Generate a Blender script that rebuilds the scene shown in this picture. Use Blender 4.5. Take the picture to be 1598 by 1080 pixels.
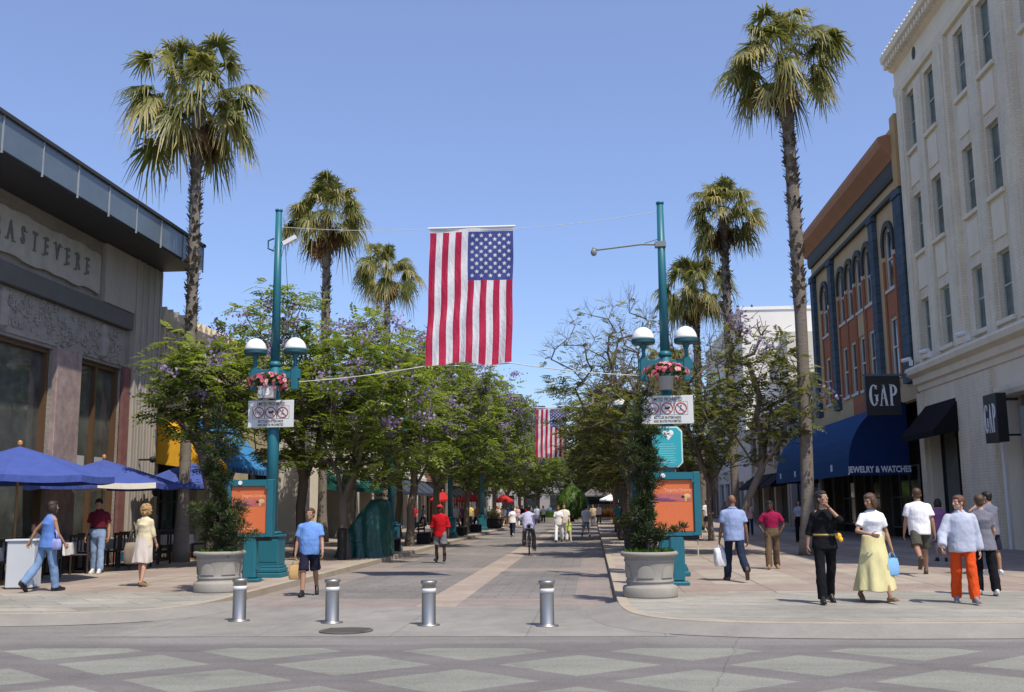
import bpy, math, random
import numpy as np
from math import sin, cos, pi, radians, atan2, sqrt
from mathutils import Vector, Matrix

for _o in list(bpy.data.objects): bpy.data.objects.remove(_o)
SC = bpy.context.scene
COL = SC.collection
rnd = random.Random(7)

# ---------------------------------------------------------------- camera
F, CXP, CYP, EYE = 1600.0, 799.0, 540.0, 1.62
PITCH = math.atan2(250.3, 1600.0)
YAW = math.atan(123.4*cos(PITCH)/1600.0)
ROLL = -radians(0.6)
CAMR = Matrix.Rotation(YAW, 3, 'Z') @ Matrix.Rotation(pi/2+PITCH, 3, 'X') @ Matrix.Rotation(ROLL, 3, 'Z')
cd = bpy.data.cameras.new('camera'); cam = bpy.data.objects.new('camera', cd); COL.objects.link(cam)
cam.matrix_world = Matrix.Translation((0, 0, EYE)) @ CAMR.to_4x4()
cd.sensor_width = 36; cd.lens = 36.0*F/1598.0; cd.clip_end = 5000; cd.clip_start = .1
SC.camera = cam
def _ray(px, py): return CAMR @ Vector(((px-CXP)/F, -(py-CYP)/F, -1.0))
def G(px, py, z=0.0):                       # a point of the ground (height z)
    d = _ray(px, py); t = (z-EYE)/d.z; return (d.x*t, d.y*t, z)
def AY(px, py, Y):                          # a point at street depth Y
    d = _ray(px, py); t = Y/d.y; return (d.x*t, Y, EYE+d.z*t)

# ---------------------------------------------------------------- render / light
SC.render.engine = 'CYCLES'
SC.cycles.use_denoising = True
SC.cycles.max_bounces = 6; SC.cycles.diffuse_bounces = 3; SC.cycles.glossy_bounces = 3
SC.cycles.transmission_bounces = 4; SC.cycles.transparent_max_bounces = 8
SC.view_settings.view_transform = 'Standard'; SC.view_settings.look = 'None'
SC.view_settings.exposure = 0; SC.view_settings.gamma = 1
TOSUN = Vector((.335, -.45, 1.0)).normalized()
ELEV = math.asin(TOSUN.z); AZ = atan2(TOSUN.x, TOSUN.y)
W = bpy.data.worlds.new('World'); SC.world = W; W.use_nodes = True
wn = W.node_tree.nodes; wl = W.node_tree.links
bg = wn['Background']; sky = wn.new('ShaderNodeTexSky'); sky.sky_type = 'NISHITA'; sky.sun_disc = False
sky.sun_elevation = ELEV; sky.sun_rotation = AZ; sky.altitude = 0
sky.air_density = 1.0; sky.dust_density = 0.6; sky.ozone_density = 2.5
tint = wn.new('ShaderNodeMix'); tint.data_type = 'RGBA'; tint.blend_type = 'MULTIPLY'; tint.inputs[0].default_value = 1.0
wl.new(sky.outputs[0], tint.inputs[6]); geo = wn.new('ShaderNodeNewGeometry'); sep = wn.new('ShaderNodeSeparateXYZ'); wl.new(geo.outputs[4], sep.inputs[0])   # clear-air tint: less white towards the horizon
ab_ = wn.new('ShaderNodeMath'); ab_.operation = 'ABSOLUTE'; wl.new(sep.outputs[2], ab_.inputs[0])
mr = wn.new('ShaderNodeMapRange'); wl.new(ab_.outputs[0], mr.inputs[0]); mr.inputs[1].default_value = 0.0; mr.inputs[2].default_value = .45
mx_ = wn.new('ShaderNodeMix'); mx_.data_type = 'RGBA'; wl.new(mr.outputs[0], mx_.inputs[0]); mx_.inputs[6].default_value = (.74, .86, 1.08, 1); mx_.inputs[7].default_value = (1.42, 1.25, 1.36, 1)
wl.new(mx_.outputs[2], tint.inputs[7])
wl.new(tint.outputs[2], bg.inputs[0]); bg.inputs[1].default_value = 0.15
sl = bpy.data.lights.new('sun', 'SUN'); so = bpy.data.objects.new('sun', sl); COL.objects.link(so)
sl.energy = 5.0; sl.angle = radians(.53); sl.color = (1, .95, .86)
sl.color = (1, .925, .80)
so.rotation_euler = TOSUN.to_track_quat('Z', 'Y').to_euler(); so.location = (0, 0, 40)

# ---------------------------------------------------------------- materials
class S:
    """a small node-graph builder"""
    def __init__(s, name):
        s.m = bpy.data.materials.new(name); s.m.use_nodes = True
        s.t = s.m.node_tree; s.n = s.t.nodes; s.l = s.t.links
        s.p = s.n['Principled BSDF']; s.out = s.n['Material Output']
    def put(s, sock, v):
        if v is None: return
        if isinstance(v, bpy.types.NodeSocket): s.l.new(v, sock)
        else:
            if hasattr(sock.default_value, '__len__'):
                if not hasattr(v, '__len__'): v = (v, v, v)
                v = tuple(v)
                n = len(sock.default_value)
                v = v[:n] if len(v) >= n else v+(1,)
            sock.default_value = v
    def node(s, typ, ins=(), out=0, **kw):
        n = s.n.new(typ)
        for k, v in kw.items(): setattr(n, k, v)
        for k, v in dict(ins).items(): s.put(n.inputs[k], v)
        return n.outputs[out]
    def math(s, op, a, b=0.0, c=None):
        d = {0: a, 1: b}
        if c is not None: d[2] = c
        return s.node('ShaderNodeMath', d, operation=op)
    def mix(s, f, a, b, mode='MIX'):
        n = s.n.new('ShaderNodeMix'); n.data_type = 'RGBA'; n.blend_type = mode
        s.put(n.inputs[0], f); s.put(n.inputs[6], a); s.put(n.inputs[7], b); return n.outputs[2]
    def noise(s, scale, vec=None, detail=4.0, rough=.6):
        return s.node('ShaderNodeTexNoise', {'Scale': scale, 'Vector': vec, 'Detail': detail, 'Roughness': rough})
    def obj(s): return s.node('ShaderNodeTexCoord', out=3)
    def pos(s): return s.node('ShaderNodeNewGeometry', out=0)
    def xyz(s, v):
        n = s.n.new('ShaderNodeSeparateXYZ'); s.put(n.inputs[0], v); return n.outputs
    def comb(s, x, y, z=0.0): return s.node('ShaderNodeCombineXYZ', {0: x, 1: y, 2: z})
    def rng(s, v, a, b, c, d): return s.node('ShaderNodeMapRange', {0: v, 1: a, 2: b, 3: c, 4: d})
    def bump(s, h, strength=.3, dist=.02):
        s.put(s.p.inputs['Normal'], s.node('ShaderNodeBump', {'Strength': strength, 'Distance': dist, 'Height': h}))
    def fin(s, col, rough=.7, metal=0.0, spec=.4):
        s.put(s.p.inputs['Base Color'], col); s.put(s.p.inputs['Roughness'], rough)
        s.put(s.p.inputs['Metallic'], metal); s.put(s.p.inputs['Specular IOR Level'], spec); return s.m

_mats = {}
def M(name, col, rough=.75, var=.18, vs=2.5, bump=0.0, bs=60.0, metal=0.0, spec=.35, stretch=None, dist=.01):
    if name in _mats: return _mats[name]
    s = S(name); v = s.pos()
    vv = v
    if stretch:
        vv = s.node('ShaderNodeVectorMath', {0: v, 1: stretch}, operation='MULTIPLY')
    n1 = s.noise(vs, vv, 5.0); n2 = s.noise(vs*9, vv, 3.0)
    k = s.math('MULTIPLY_ADD', s.math('SUBTRACT', n1, .5), var*2.6, 1.0)
    k = s.math('MULTIPLY_ADD', s.math('SUBTRACT', n2, .5), var*1.2, k)
    c = s.mix(1.0, col, s.comb(k, k, k), 'MULTIPLY')
    if bump: s.bump(s.noise(bs, vv, 4.0), bump, dist)
    _mats[name] = s.fin(c, rough, metal, spec); return _mats[name]

def Cl(name, col, folds=.5, var=.10):        # cloth with soft creases
    if name in _mats: return _mats[name]
    s = S(name); o = s.pos()
    v = s.node('ShaderNodeVectorMath', {0: o, 1: (1, 1, .45)}, operation='MULTIPLY')
    n1 = s.noise(5.5, v, 2.0); n2 = s.noise(3.0, o, 2.0)
    k = s.math('MULTIPLY_ADD', s.math('SUBTRACT', n2, .5), var*3, 1.0)
    n3 = s.noise(13.0, s.node('ShaderNodeVectorMath', {0: o, 1: (1.3, 1.3, .35)}, operation='MULTIPLY'), 2.0)
    s.bump(s.math('MULTIPLY_ADD', n3, .45, n1), folds, .05)
    _mats[name] = s.fin(s.mix(1.0, col, s.comb(k, k, k), 'MULTIPLY'), .9, 0, .12); return _mats[name]

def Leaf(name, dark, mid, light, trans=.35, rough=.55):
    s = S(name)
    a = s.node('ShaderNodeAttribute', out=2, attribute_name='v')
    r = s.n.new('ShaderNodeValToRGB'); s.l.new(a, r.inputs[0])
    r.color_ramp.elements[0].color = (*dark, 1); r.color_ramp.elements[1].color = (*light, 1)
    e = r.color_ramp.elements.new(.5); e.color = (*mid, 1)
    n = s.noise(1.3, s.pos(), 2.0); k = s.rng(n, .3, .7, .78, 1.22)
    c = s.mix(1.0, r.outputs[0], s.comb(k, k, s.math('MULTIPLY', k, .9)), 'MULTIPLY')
    s.fin(c, rough, 0, .35)
    t = s.node('ShaderNodeBsdfTranslucent', {0: s.mix(1.0, c, (1.25, 1.25, .6), 'MULTIPLY')})
    mx = s.n.new('ShaderNodeMixShader'); mx.inputs[0].default_value = trans
    s.l.new(s.p.outputs[0], mx.inputs[1]); s.l.new(t, mx.inputs[2]); s.l.new(mx.outputs[0], s.out.inputs[0])
    return s.m

def Glass(name, col=(.03, .035, .035), rough=.06, spec=.6):
    if name in _mats: return _mats[name]
    s = S(name); n = s.noise(1.1, s.pos(), 3.0)
    k = s.rng(n, .3, .7, .5, 1.5)
    s.bump(s.noise(.6, s.pos(), 1.0), .05, .05)
    _mats[name] = s.fin(s.mix(1.0, col, s.comb(k, k, k), 'MULTIPLY'), rough, 0, spec); return _mats[name]

def Brick(name, c1, c2, mortar, sx=1.0, bump=.5, w=.24, h=.08, mort=.012, var=.2):
    s = S(name); x, y, z = s.xyz(s.pos())
    v = s.comb(s.math('ADD', x, y), z, 0.0)
    b = s.n.new('ShaderNodeTexBrick'); s.l.new(v, b.inputs['Vector'])
    for k, val in (('Color1', c1), ('Color2', c2), ('Mortar', mortar), ('Scale', 1.0), ('Mortar Size', mort),
                   ('Brick Width', w), ('Row Height', h), ('Mortar Smooth', .3)): s.put(b.inputs[k], val)
    n = s.noise(.9, s.pos(), 5.0); k = s.rng(n, .25, .75, 1-var, 1+var)
    st = s.noise(3.0, s.node('ShaderNodeVectorMath', {0: s.pos(), 1: (1, 1, .12)}, operation='MULTIPLY'), 4.0)
    k2 = s.rng(st, .3, .75, 1.06, .86)
    c = s.mix(1.0, b.outputs[0], s.comb(k, k, k), 'MULTIPLY'); c = s.mix(1.0, c, s.comb(k2, k2, k2), 'MULTIPLY')
    s.bump(b.outputs[1], -bump, .012)
    return s.fin(c, .8, 0, .25)

# ---------------------------------------------------------------- objects
def tag(o, label=None, cat=None, group=None, kind=None):
    if label: o['label'] = label
    if cat: o['category'] = cat
    if group: o['group'] = group
    if kind: o['kind'] = kind
    return o
def thing(name, label, cat, loc=(0, 0, 0), rz=0.0, group=None, scale=1.0):
    o = bpy.data.objects.new(name, None); COL.objects.link(o)
    o.location = loc; o.rotation_euler = (0, 0, rz); o.scale = (scale,)*3; o.empty_display_size = .2
    return tag(o, label, cat, group)
def link(name, me, parent=None):
    o = bpy.data.objects.new(name, me); COL.objects.link(o)
    if parent: o.parent = parent
    return o
def copy_thing(r, loc, rz=0.0, label=None, scale=None):
    c = r.copy(); COL.objects.link(c); c.location = loc; c.rotation_euler = (0, 0, rz)
    if scale: c.scale = (scale,)*3
    if label: c['label'] = label
    for ch in list(r.children):
        d = ch.copy(); COL.objects.link(d); d.parent = c
        for g in list(ch.children):
            e = g.copy(); COL.objects.link(e); e.parent = d
    return c

class MB:
    """collects shapes; build() links them as one mesh object"""
    def __init__(s): s.v = []; s.f = []; s.mi = []; s.m = 0
    def add(s, vs, fs):
        b = len(s.v); s.v.extend([tuple(p) for p in vs])
        for f in fs: s.f.append(tuple(i+b for i in f)); s.mi.append(s.m)
        return s
    def poly(s, pts): return s.add(pts, [tuple(range(len(pts)))])
    def box(s, x0, y0, z0, x1, y1, z1, bev=0.0):
        x0, x1 = min(x0, x1), max(x0, x1); y0, y1 = min(y0, y1), max(y0, y1); z0, z1 = min(z0, z1), max(z0, z1)
        if bev and min(x1-x0, y1-y0, z1-z0) > 2.2*bev:
            b = bev; V = []; 
            for (z, i) in ((z0, b), (z0+b, 0), (z1-b, 0), (z1, b)):
                X0, X1, Y0, Y1 = x0+i, x1-i, y0+i, y1-i; c = b if i == 0 else b*.5
                V += [(X0+c, Y0, z), (X1-c, Y0, z), (X1, Y0+c, z), (X1, Y1-c, z), (X1-c, Y1, z), (X0+c, Y1, z), (X0, Y1-c, z), (X0, Y0+c, z)]
            Fs = [tuple(range(7, -1, -1)), tuple(range(24, 32))]
            for r in range(3):
                for k in range(8): Fs.append((r*8+k, r*8+(k+1) % 8, r*8+8+(k+1) % 8, r*8+8+k))
            return s.add(V, Fs)
        V = [(x0, y0, z0), (x1, y0, z0), (x1, y1, z0), (x0, y1, z0), (x0, y0, z1), (x1, y0, z1), (x1, y1, z1), (x0, y1, z1)]
        return s.add(V, [(3, 2, 1, 0), (4, 5, 6, 7), (0, 1, 5, 4), (1, 2, 6, 5), (2, 3, 7, 6), (3, 0, 4, 7)])
    def obb(s, c, half, R):
        c = Vector(c); V = []
        for dz in (-1, 1):
            for dx, dy in ((-1, -1), (1, -1), (1, 1), (-1, 1)):
                V.append(c + R @ Vector((dx*half[0], dy*half[1], dz*half[2])))
        return s.add(V, [(3, 2, 1, 0), (4, 5, 6, 7), (0, 1, 5, 4), (1, 2, 6, 5), (2, 3, 7, 6), (3, 0, 4, 7)])
    def bar(s, a, b, w, t=None):
        a = Vector(a); b = Vector(b); d = (b-a); L = d.length
        R = d.to_track_quat('Z', 'Y').to_matrix(); return s.obb((a+b)/2, (w/2, (t or w)/2, L/2), R)
    def tube(s, pts, rad, n=8, caps=True, closed=False):
        pts = [Vector(p) for p in pts]; k = len(pts)
        if not hasattr(rad, '__len__'): rad = [rad]*k
        V = []; prev = None
        for i, p in enumerate(pts):
            if closed: t = (pts[(i+1) % k]-pts[i-1])
            else: t = (pts[min(i+1, k-1)]-pts[max(i-1, 0)])
            if t.length < 1e-9: t = Vector((0, 0, 1))
            t.normalize()
            if prev is None: u = t.orthogonal().normalized()
            else:
                u = prev - t*prev.dot(t)
                if u.length < 1e-6: u = t.orthogonal()
                u.normalize()
            prev = u; w = t.cross(u)
            for j in range(n):
                a = 2*pi*j/n; V.append(p + (u*cos(a)+w*sin(a))*rad[i])
        Fs = []
        for i in range(k if closed else k-1):
            i2 = (i+1) % k
            for j in range(n): Fs.append((i*n+j, i*n+(j+1) % n, i2*n+(j+1) % n, i2*n+j))
        if caps and not closed: Fs += [tuple(range(n-1, -1, -1)), tuple(range((k-1)*n, k*n))]
        return s.add(V, Fs)
    def lathe(s, prof, c=(0, 0, 0), n=24, rot=None, sy=1.0):
        V = []; c = Vector(c)
        for r, z in prof:
            for j in range(n):
                a = 2*pi*j/n; q = Vector((r*cos(a), r*sy*sin(a), z)); V.append(c+(rot @ q if rot else q))
        k = len(prof); Fs = []
        for i in range(k-1):
            for j in range(n): Fs.append((i*n+j, i*n+(j+1) % n, (i+1)*n+(j+1) % n, (i+1)*n+j))
        Fs += [tuple(range(n-1, -1, -1)), tuple(range((k-1)*n, k*n))]
        return s.add(V, Fs)
    def ell(s, c, r, R=None, n=12, m=8):
        if not hasattr(r, '__len__'): r = (r, r, r)
        V = []; c = Vector(c)
        def q(v): return c + (R @ v if R else v)
        V.append(q(Vector((0, 0, -r[2]))))
        for i in range(1, m):
            t = -pi/2+pi*i/m
            for j in range(n):
                a = 2*pi*j/n; V.append(q(Vector((r[0]*cos(t)*cos(a), r[1]*cos(t)*sin(a), r[2]*sin(t)))))
        V.append(q(Vector((0, 0, r[2])))); T = len(V)-1; Fs = []
        for j in range(n):
            Fs.append((0, 1+(j+1) % n, 1+j)); Fs.append((T, 1+(m-2)*n+j, 1+(m-2)*n+(j+1) % n))
        for i in range(m-2):
            for j in range(n): Fs.append((1+i*n+j, 1+i*n+(j+1) % n, 1+(i+1)*n+(j+1) % n, 1+(i+1)*n+j))
        return s.add(V, Fs)
    def cap(s, a, ra, b, rb, n=10):           # limb piece: frustum with round ends
        s.tube([a, b], [ra, rb], n); s.ell(a, ra, n=n, m=6); s.ell(b, rb, n=n, m=6); return s
    def loft(s, rings, n=20):                 # rings: (centre, rx, ry, R or None)
        V = []
        for c, rx, ry, R in rings:
            c = Vector(c)
            for j in range(n):
                a = 2*pi*j/n; q = Vector((rx*cos(a), ry*sin(a), 0)); V.append(c+(R @ q if R else q))
        k = len(rings); Fs = []
        for i in range(k-1):
            for j in range(n): Fs.append((i*n+j, i*n+(j+1) % n, (i+1)*n+(j+1) % n, (i+1)*n+j))
        Fs += [tuple(range(n-1, -1, -1)), tuple(range((k-1)*n, k*n))]
        return s.add(V, Fs)
    def mesh(s, name, mats, smooth=False):
        me = bpy.data.meshes.new(name); me.from_pydata(s.v, [], s.f)
        if not isinstance(mats, (list, tuple)): mats = [mats]
        for m in mats: me.materials.append(m)
        if len(mats) > 1: me.polygons.foreach_set('material_index', s.mi)
        if smooth: me.polygons.foreach_set('use_smooth', [True]*len(s.f))
        me.update(); return me
    def build(s, name, mats, parent=None, smooth=False, bev=0.0):
        o = link(name, s.mesh(name, mats, smooth), parent)
        if smooth == 'auto' or bev:
            pass
        if bev:
            m = o.modifiers.new('edge', 'BEVEL'); m.width = bev; m.segments = 2; m.limit_method = 'ANGLE'
        return o

def quads(name, Q, v, mats, parent=None, mi=None, smooth=False):
    """many small faces from an N x 4 x 3 array, with a per-face value"""
    Q = np.asarray(Q, dtype=np.float32); n = len(Q); me = bpy.data.meshes.new(name)
    me.vertices.add(n*4); me.vertices.foreach_set('co', Q.reshape(-1))
    me.loops.add(n*4); me.loops.foreach_set('vertex_index', np.arange(n*4, dtype=np.int32))
    me.polygons.add(n); me.polygons.foreach_set('loop_start', np.arange(0, n*4, 4, dtype=np.int32))
    me.polygons.foreach_set('loop_total', np.full(n, 4, dtype=np.int32))
    if not isinstance(mats, (list, tuple)): mats = [mats]
    for m in mats: me.materials.append(m)
    if mi is not None: me.polygons.foreach_set('material_index', np.asarray(mi, dtype=np.int32))
    at = me.attributes.new('v', 'FLOAT', 'FACE'); at.data.foreach_set('value', np.asarray(v, dtype=np.float32))
    me.update(calc_edges=True); me.validate()
    return link(name, me, parent)

def text(name, s, size, mat, parent, loc, rot, depth=.004, sx=1.0, align='CENTER', bold=0.0):
    cu = bpy.data.curves.new(name, 'FONT'); cu.body = s; cu.size = size; cu.align_x = align; cu.align_y = 'CENTER'
    cu.extrude = depth; cu.offset = bold; cu.resolution_u = 3
    t = bpy.data.objects.new(name, cu); COL.objects.link(t)
    me = bpy.data.meshes.new_from_object(t.evaluated_get(bpy.context.evaluated_depsgraph_get()))
    bpy.data.objects.remove(t); bpy.data.curves.remove(cu)
    me.name = name; me.materials.clear(); me.materials.append(mat)
    o = link(name, me, parent); o.location = loc; o.rotation_euler = rot; o.scale = (sx, 1, 1); return o
FRONT = (pi/2, 0, 0)                # text facing the camera side (-Y)
TOEAST = (pi/2, 0, pi/2)            # text on a left-hand facade, facing +X
TOWEST = (pi/2, 0, -pi/2)           # text on a right-hand facade, facing -X

TEAL = M('teal_paint', (.012, .13, .17), .45, .10, 3, spec=.5)
TEALD = M('teal_paint_dark', (.01, .075, .095), .5, .1, 3, spec=.5)
WHITE = M('white_paint', (.78, .77, .74), .5, .05)
STEEL = M('brushed_steel', (.40, .385, .36), .46, .15, 6, metal=1.0, stretch=(30, 30, 1))
BLACK = M('black_paint', (.015, .015, .017), .5, .1)
CONC = M('cast_concrete', (.29, .27, .235), .85, .16, 3, bump=.25, bs=90)
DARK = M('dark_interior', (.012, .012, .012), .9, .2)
# ================================================================ the ground
def ground_mats():
    out = {}
    # crossing: asphalt bands round pale diamonds
    s = S('crossing_paving'); P = s.pos(); x, y, z = s.xyz(P)
    wob = s.math('MULTIPLY', s.math('SUBTRACT', s.noise(2.0, P), .5), .05)
    a = s.math('DIVIDE', s.math('SUBTRACT', x, -.18), 2.38); b = s.math('DIVIDE', s.math('SUBTRACT', y, 11.0), 2.0)
    u = s.math('ADD', s.math('ADD', a, b), wob); w = s.math('SUBTRACT', a, s.math('SUBTRACT', b, wob))
    def inn(q): return s.math('LESS_THAN', s.math('ABSOLUTE', s.math('SUBTRACT', s.math('FRACT', s.math('ADD', q, 40.5)), .5)), .355)
    d = s.math('MULTIPLY', inn(u), inn(w)); d = s.math('MULTIPLY', d, s.math('LESS_THAN', s.math('ADD', y, s.math('MULTIPLY', s.math('SUBTRACT', s.noise(6.0, P), .5), .12)), 12.25))
    fine = s.noise(55.0, P, 3.0, .75); big = s.noise(.45, P, 4.0); st = s.noise(1.2, s.node('ShaderNodeVectorMath', {0: P, 1: (.25, 2.2, 1)}, operation='MULTIPLY'), 4.0)
    speck = s.rng(fine, .3, .7, .68, 1.32); k = s.math('MULTIPLY', speck, s.rng(big, .3, .7, .86, 1.14))
    k = s.math('MULTIPLY', k, s.rng(st, .35, .7, 1.08, .84))
    dark = s.mix(1.0, (.158, .15, .144), s.comb(k, k, k), 'MULTIPLY')
    lite = s.mix(1.0, (.222, .228, .195), s.comb(k, k, k), 'MULTIPLY')
    gut = s.rng(s.math('ADD', y, s.math('MULTIPLY', s.math('SUBTRACT', s.noise(1.5, P), .5), .35)), 12.45, 12.85, 0.0, 1.0)
    c = s.mix(gut, s.mix(d, dark, lite), s.mix(1.0, (.205, .195, .183), s.comb(k, k, k), 'MULTIPLY'))
    # cracks between slabs
    cr = s.math('LESS_THAN', s.math('ABSOLUTE', s.math('ADD', s.math('SUBTRACT', x, s.math('MULTIPLY', y, .2)), s.math('MULTIPLY_ADD', s.noise(.9, P), .25, .75))), .007)
    cr2 = s.math('LESS_THAN', s.math('ABSOLUTE', s.math('SUBTRACT', s.math('ADD', x, s.math('MULTIPLY', y, .62)), s.math('MULTIPLY_ADD', s.noise(.9, P), .2, 9.9))), .006)
    c = s.mix(s.math('MULTIPLY', s.math('MAXIMUM', cr, cr2), .4), c, (.05, .05, .05))
    oil = s.rng(s.noise(1.7, P, 5.0, .7), .56, .76, 0.0, .45); c = s.mix(oil, c, (.075, .07, .068)); s.bump(fine, .5, .012); out['cross'] = s.fin(c, .85, 0, .25)
    # promenade roadway: grey brick with tan and rose bands, pale apron at the mouth
    s = S('roadway_paving'); P = s.pos(); x, y, z = s.xyz(P)
    fine = s.noise(40.0, P, 3.0, .7); big = s.noise(.35, P, 5.0); mid = s.noise(2.3, P, 4.0)
    k = s.math('MULTIPLY', s.rng(fine, .3, .7, .8, 1.2), s.rng(big, .3, .7, .82, 1.18)); k = s.math('MULTIPLY', k, s.rng(mid, .3, .7, .9, 1.1))
    br = s.n.new('ShaderNodeTexBrick'); s.l.new(s.comb(x, y), br.inputs['Vector'])
    for kk, val in (('Color1', (.205, .19, .178)), ('Color2', (.175, .163, .154)), ('Mortar', (.11, .105, .1)), ('Scale', 1.0), ('Mortar Size', .01), ('Brick Width', .6), ('Row Height', .3)): s.put(br.inputs[kk], val)
    def band(v, lo, hi): return s.math('MULTIPLY', s.math('GREATER_THAN', v, lo), s.math('LESS_THAN', v, hi))
    strip = band(x, -2.95, -2.3); strip2 = s.math('GREATER_THAN', x, -.35); strip3 = s.math('LESS_THAN', x, -5.5)
    per = s.math('MULTIPLY', s.math('FRACT', s.math('DIVIDE', s.math('SUBTRACT', y, 17.2), 9.2)), 9.2)
    cross = s.math('LESS_THAN', per, 1.5)
    rose = s.mix(1.0, (.28, .23, .20), s.comb(k, k, k), 'MULTIPLY'); tan = s.mix(1.0, (.335, .275, .225), s.comb(k, k, k), 'MULTIPLY')
    c = s.mix(1.0, br.outputs[0], s.comb(k, k, k), 'MULTIPLY')
    c = s.mix(s.math('MULTIPLY', s.math('MAXIMUM', cross, s.math('MAXIMUM', strip2, strip3)), .6), c, rose)
    c = s.mix(s.math('MULTIPLY', strip, .9), c, tan)
    apr = s.math('LESS_THAN', y, 17.2)
    jx = s.math('LESS_THAN', s.math('ABSOLUTE', s.math('SUBTRACT', s.math('FRACT', s.math('DIVIDE', x, 1.75)), .5)), .006)
    ap = s.mix(1.0, (.245, .235, .212), s.comb(k, k, k), 'MULTIPLY'); ap = s.mix(s.math('MULTIPLY', jx, .45), ap, (.1, .1, .1))
    c = s.mix(apr, c, ap); sta = s.rng(s.noise(.8, s.node('ShaderNodeVectorMath', {0: P, 1: (1.6, .5, 1)}, operation='MULTIPLY'), 6.0, .7), .52, .75, 0.0, .4); c = s.mix(sta, c, (.10, .095, .09)); s.bump(br.outputs[1], -.2, .006); out['road'] = s.fin(c, .85, 0, .25)
    # pavements
    s = S('pavement_paving'); P = s.pos(); x, y, z = s.xyz(P)
    fine = s.noise(45.0, P, 3.0, .7); big = s.noise(.5, P, 5.0); mid = s.noise(3.0, P, 4.0)
    k = s.math('MULTIPLY', s.rng(fine, .3, .7, .85, 1.15), s.rng(big, .3, .7, .85, 1.14)); k = s.math('MULTIPLY', k, s.rng(mid, .3, .7, .92, 1.08))
    def tiles(w, h, c1, c2, mo, ms=.012, off=.5, vec=None):
        b = s.n.new('ShaderNodeTexBrick'); s.l.new(vec or s.comb(x, y), b.inputs['Vector']); b.offset = off
        for kk, val in (('Color1', c1), ('Color2', c2), ('Mortar', mo), ('Scale', 1.0), ('Mortar Size', ms), ('Brick Width', w), ('Row Height', h)): s.put(b.inputs[kk], val)
        return b.outputs[0]
    t1 = tiles(1.55, 1.55, (.36, .315, .255), (.325, .275, .23), (.13, .11, .095), .016, 0.0)
    xs = s.math('FRACT', s.math('DIVIDE', s.math('ADD', x, 30.0), 3.1)); ys = s.math('FRACT', s.math('DIVIDE', y, 6.2))
    pink = s.math('MAXIMUM', s.math('LESS_THAN', xs, .42), s.math('LESS_THAN', ys, .24))
    t1 = s.mix(s.math('MULTIPLY', pink, .55), t1, tiles(.3, .15, (.285, .21, .18), (.25, .19, .165), (.18, .145, .125), .006))
    sk = s.comb(s.math('ADD', x, s.math('MULTIPLY', y, .8)), y)
    t2 = tiles(1.3, .55, (.325, .31, .265), (.255, .248, .218), (.15, .14, .125), .011, .5, sk)
    yy = s.math('ADD', y, s.math('MULTIPLY', s.math('LESS_THAN', x, -3.0), -.6))
    c = s.mix(s.math('LESS_THAN', yy, 18.25), t1, t2)
    c = s.mix(1.0, c, s.comb(k, k, k), 'MULTIPLY')
    sta = s.rng(s.noise(1.1, P, 6.0, .7), .52, .72, 0.0, .38); c = s.mix(sta, c, (.11, .10, .085))
    gum = s.math('GREATER_THAN', s.noise(6.5, P, 1.0), .735); c = s.mix(s.math('MULTIPLY', gum, .35), c, (.1, .095, .09))
    out['pave'] = s.fin(c, .85, 0, .25)
    out['kerb'] = M('kerb_concrete', (.36, .31, .235), .85, .22, 2.0, bump=.2, bs=70)
    out['gut'] = M('gutter_concrete', (.235, .222, .198), .85, .2, 1.6, bump=.2, bs=60)
    out['far'] = M('distant_ground', (.14, .135, .13), .9, .2, .2)
    return out
GM = ground_mats()
def sheet(name, pts, z, mat):
    m = MB(); m.poly([(p[0], p[1], z) for p in pts]); return tag(m.build(name, mat), kind='structure')
sheet('ground', [(-1500, -1500), (1500, -1500), (1500, 3000), (-1500, 3000)], -.06, GM['far'])
sheet('road', [(-70, -45), (70, -45), (70, 19.0), (-70, 19.0)], -.004, GM['cross'])
sheet('promenade', [(-6.7, 13.3), (1.0, 13.3), (.36, 15.5), (.36, 160), (-6.3, 160), (-6.3, 17.5)], 0, GM['road'])
def arc(pts):       # smooth corner through control points
    out = []
    for i in range(len(pts)-1):
        p0 = Vector(pts[max(i-1, 0)]); p1 = Vector(pts[i]); p2 = Vector(pts[i+1]); p3 = Vector(pts[min(i+2, len(pts)-1)])
        for t in (0, .25, .5, .75):
            out.append(.5*((2*p1)+(p2-p0)*t+(2*p0-5*p1+4*p2-p3)*t*t+(3*p1-p0-3*p2+p3)*t**3))
    out.append(Vector(pts[-1])); return out
RC = [Vector((.36, 160))]+arc([(.36, 17.2), (.4, 15.8), (.6, 14.7), (1.15, 14.0), (2.2, 13.62), (3.6, 13.52), (5.4, 13.55)])+[Vector((70, 14.2))]
LC = [Vector((-6.3, 160))]+arc([(-6.3, 18.5), (-6.3, 17.0), (-6.55, 15.9), (-7.2, 15.3), (-8.1, 15.02), (-9.4, 14.9)])+[Vector((-70, 14.6))]
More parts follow.
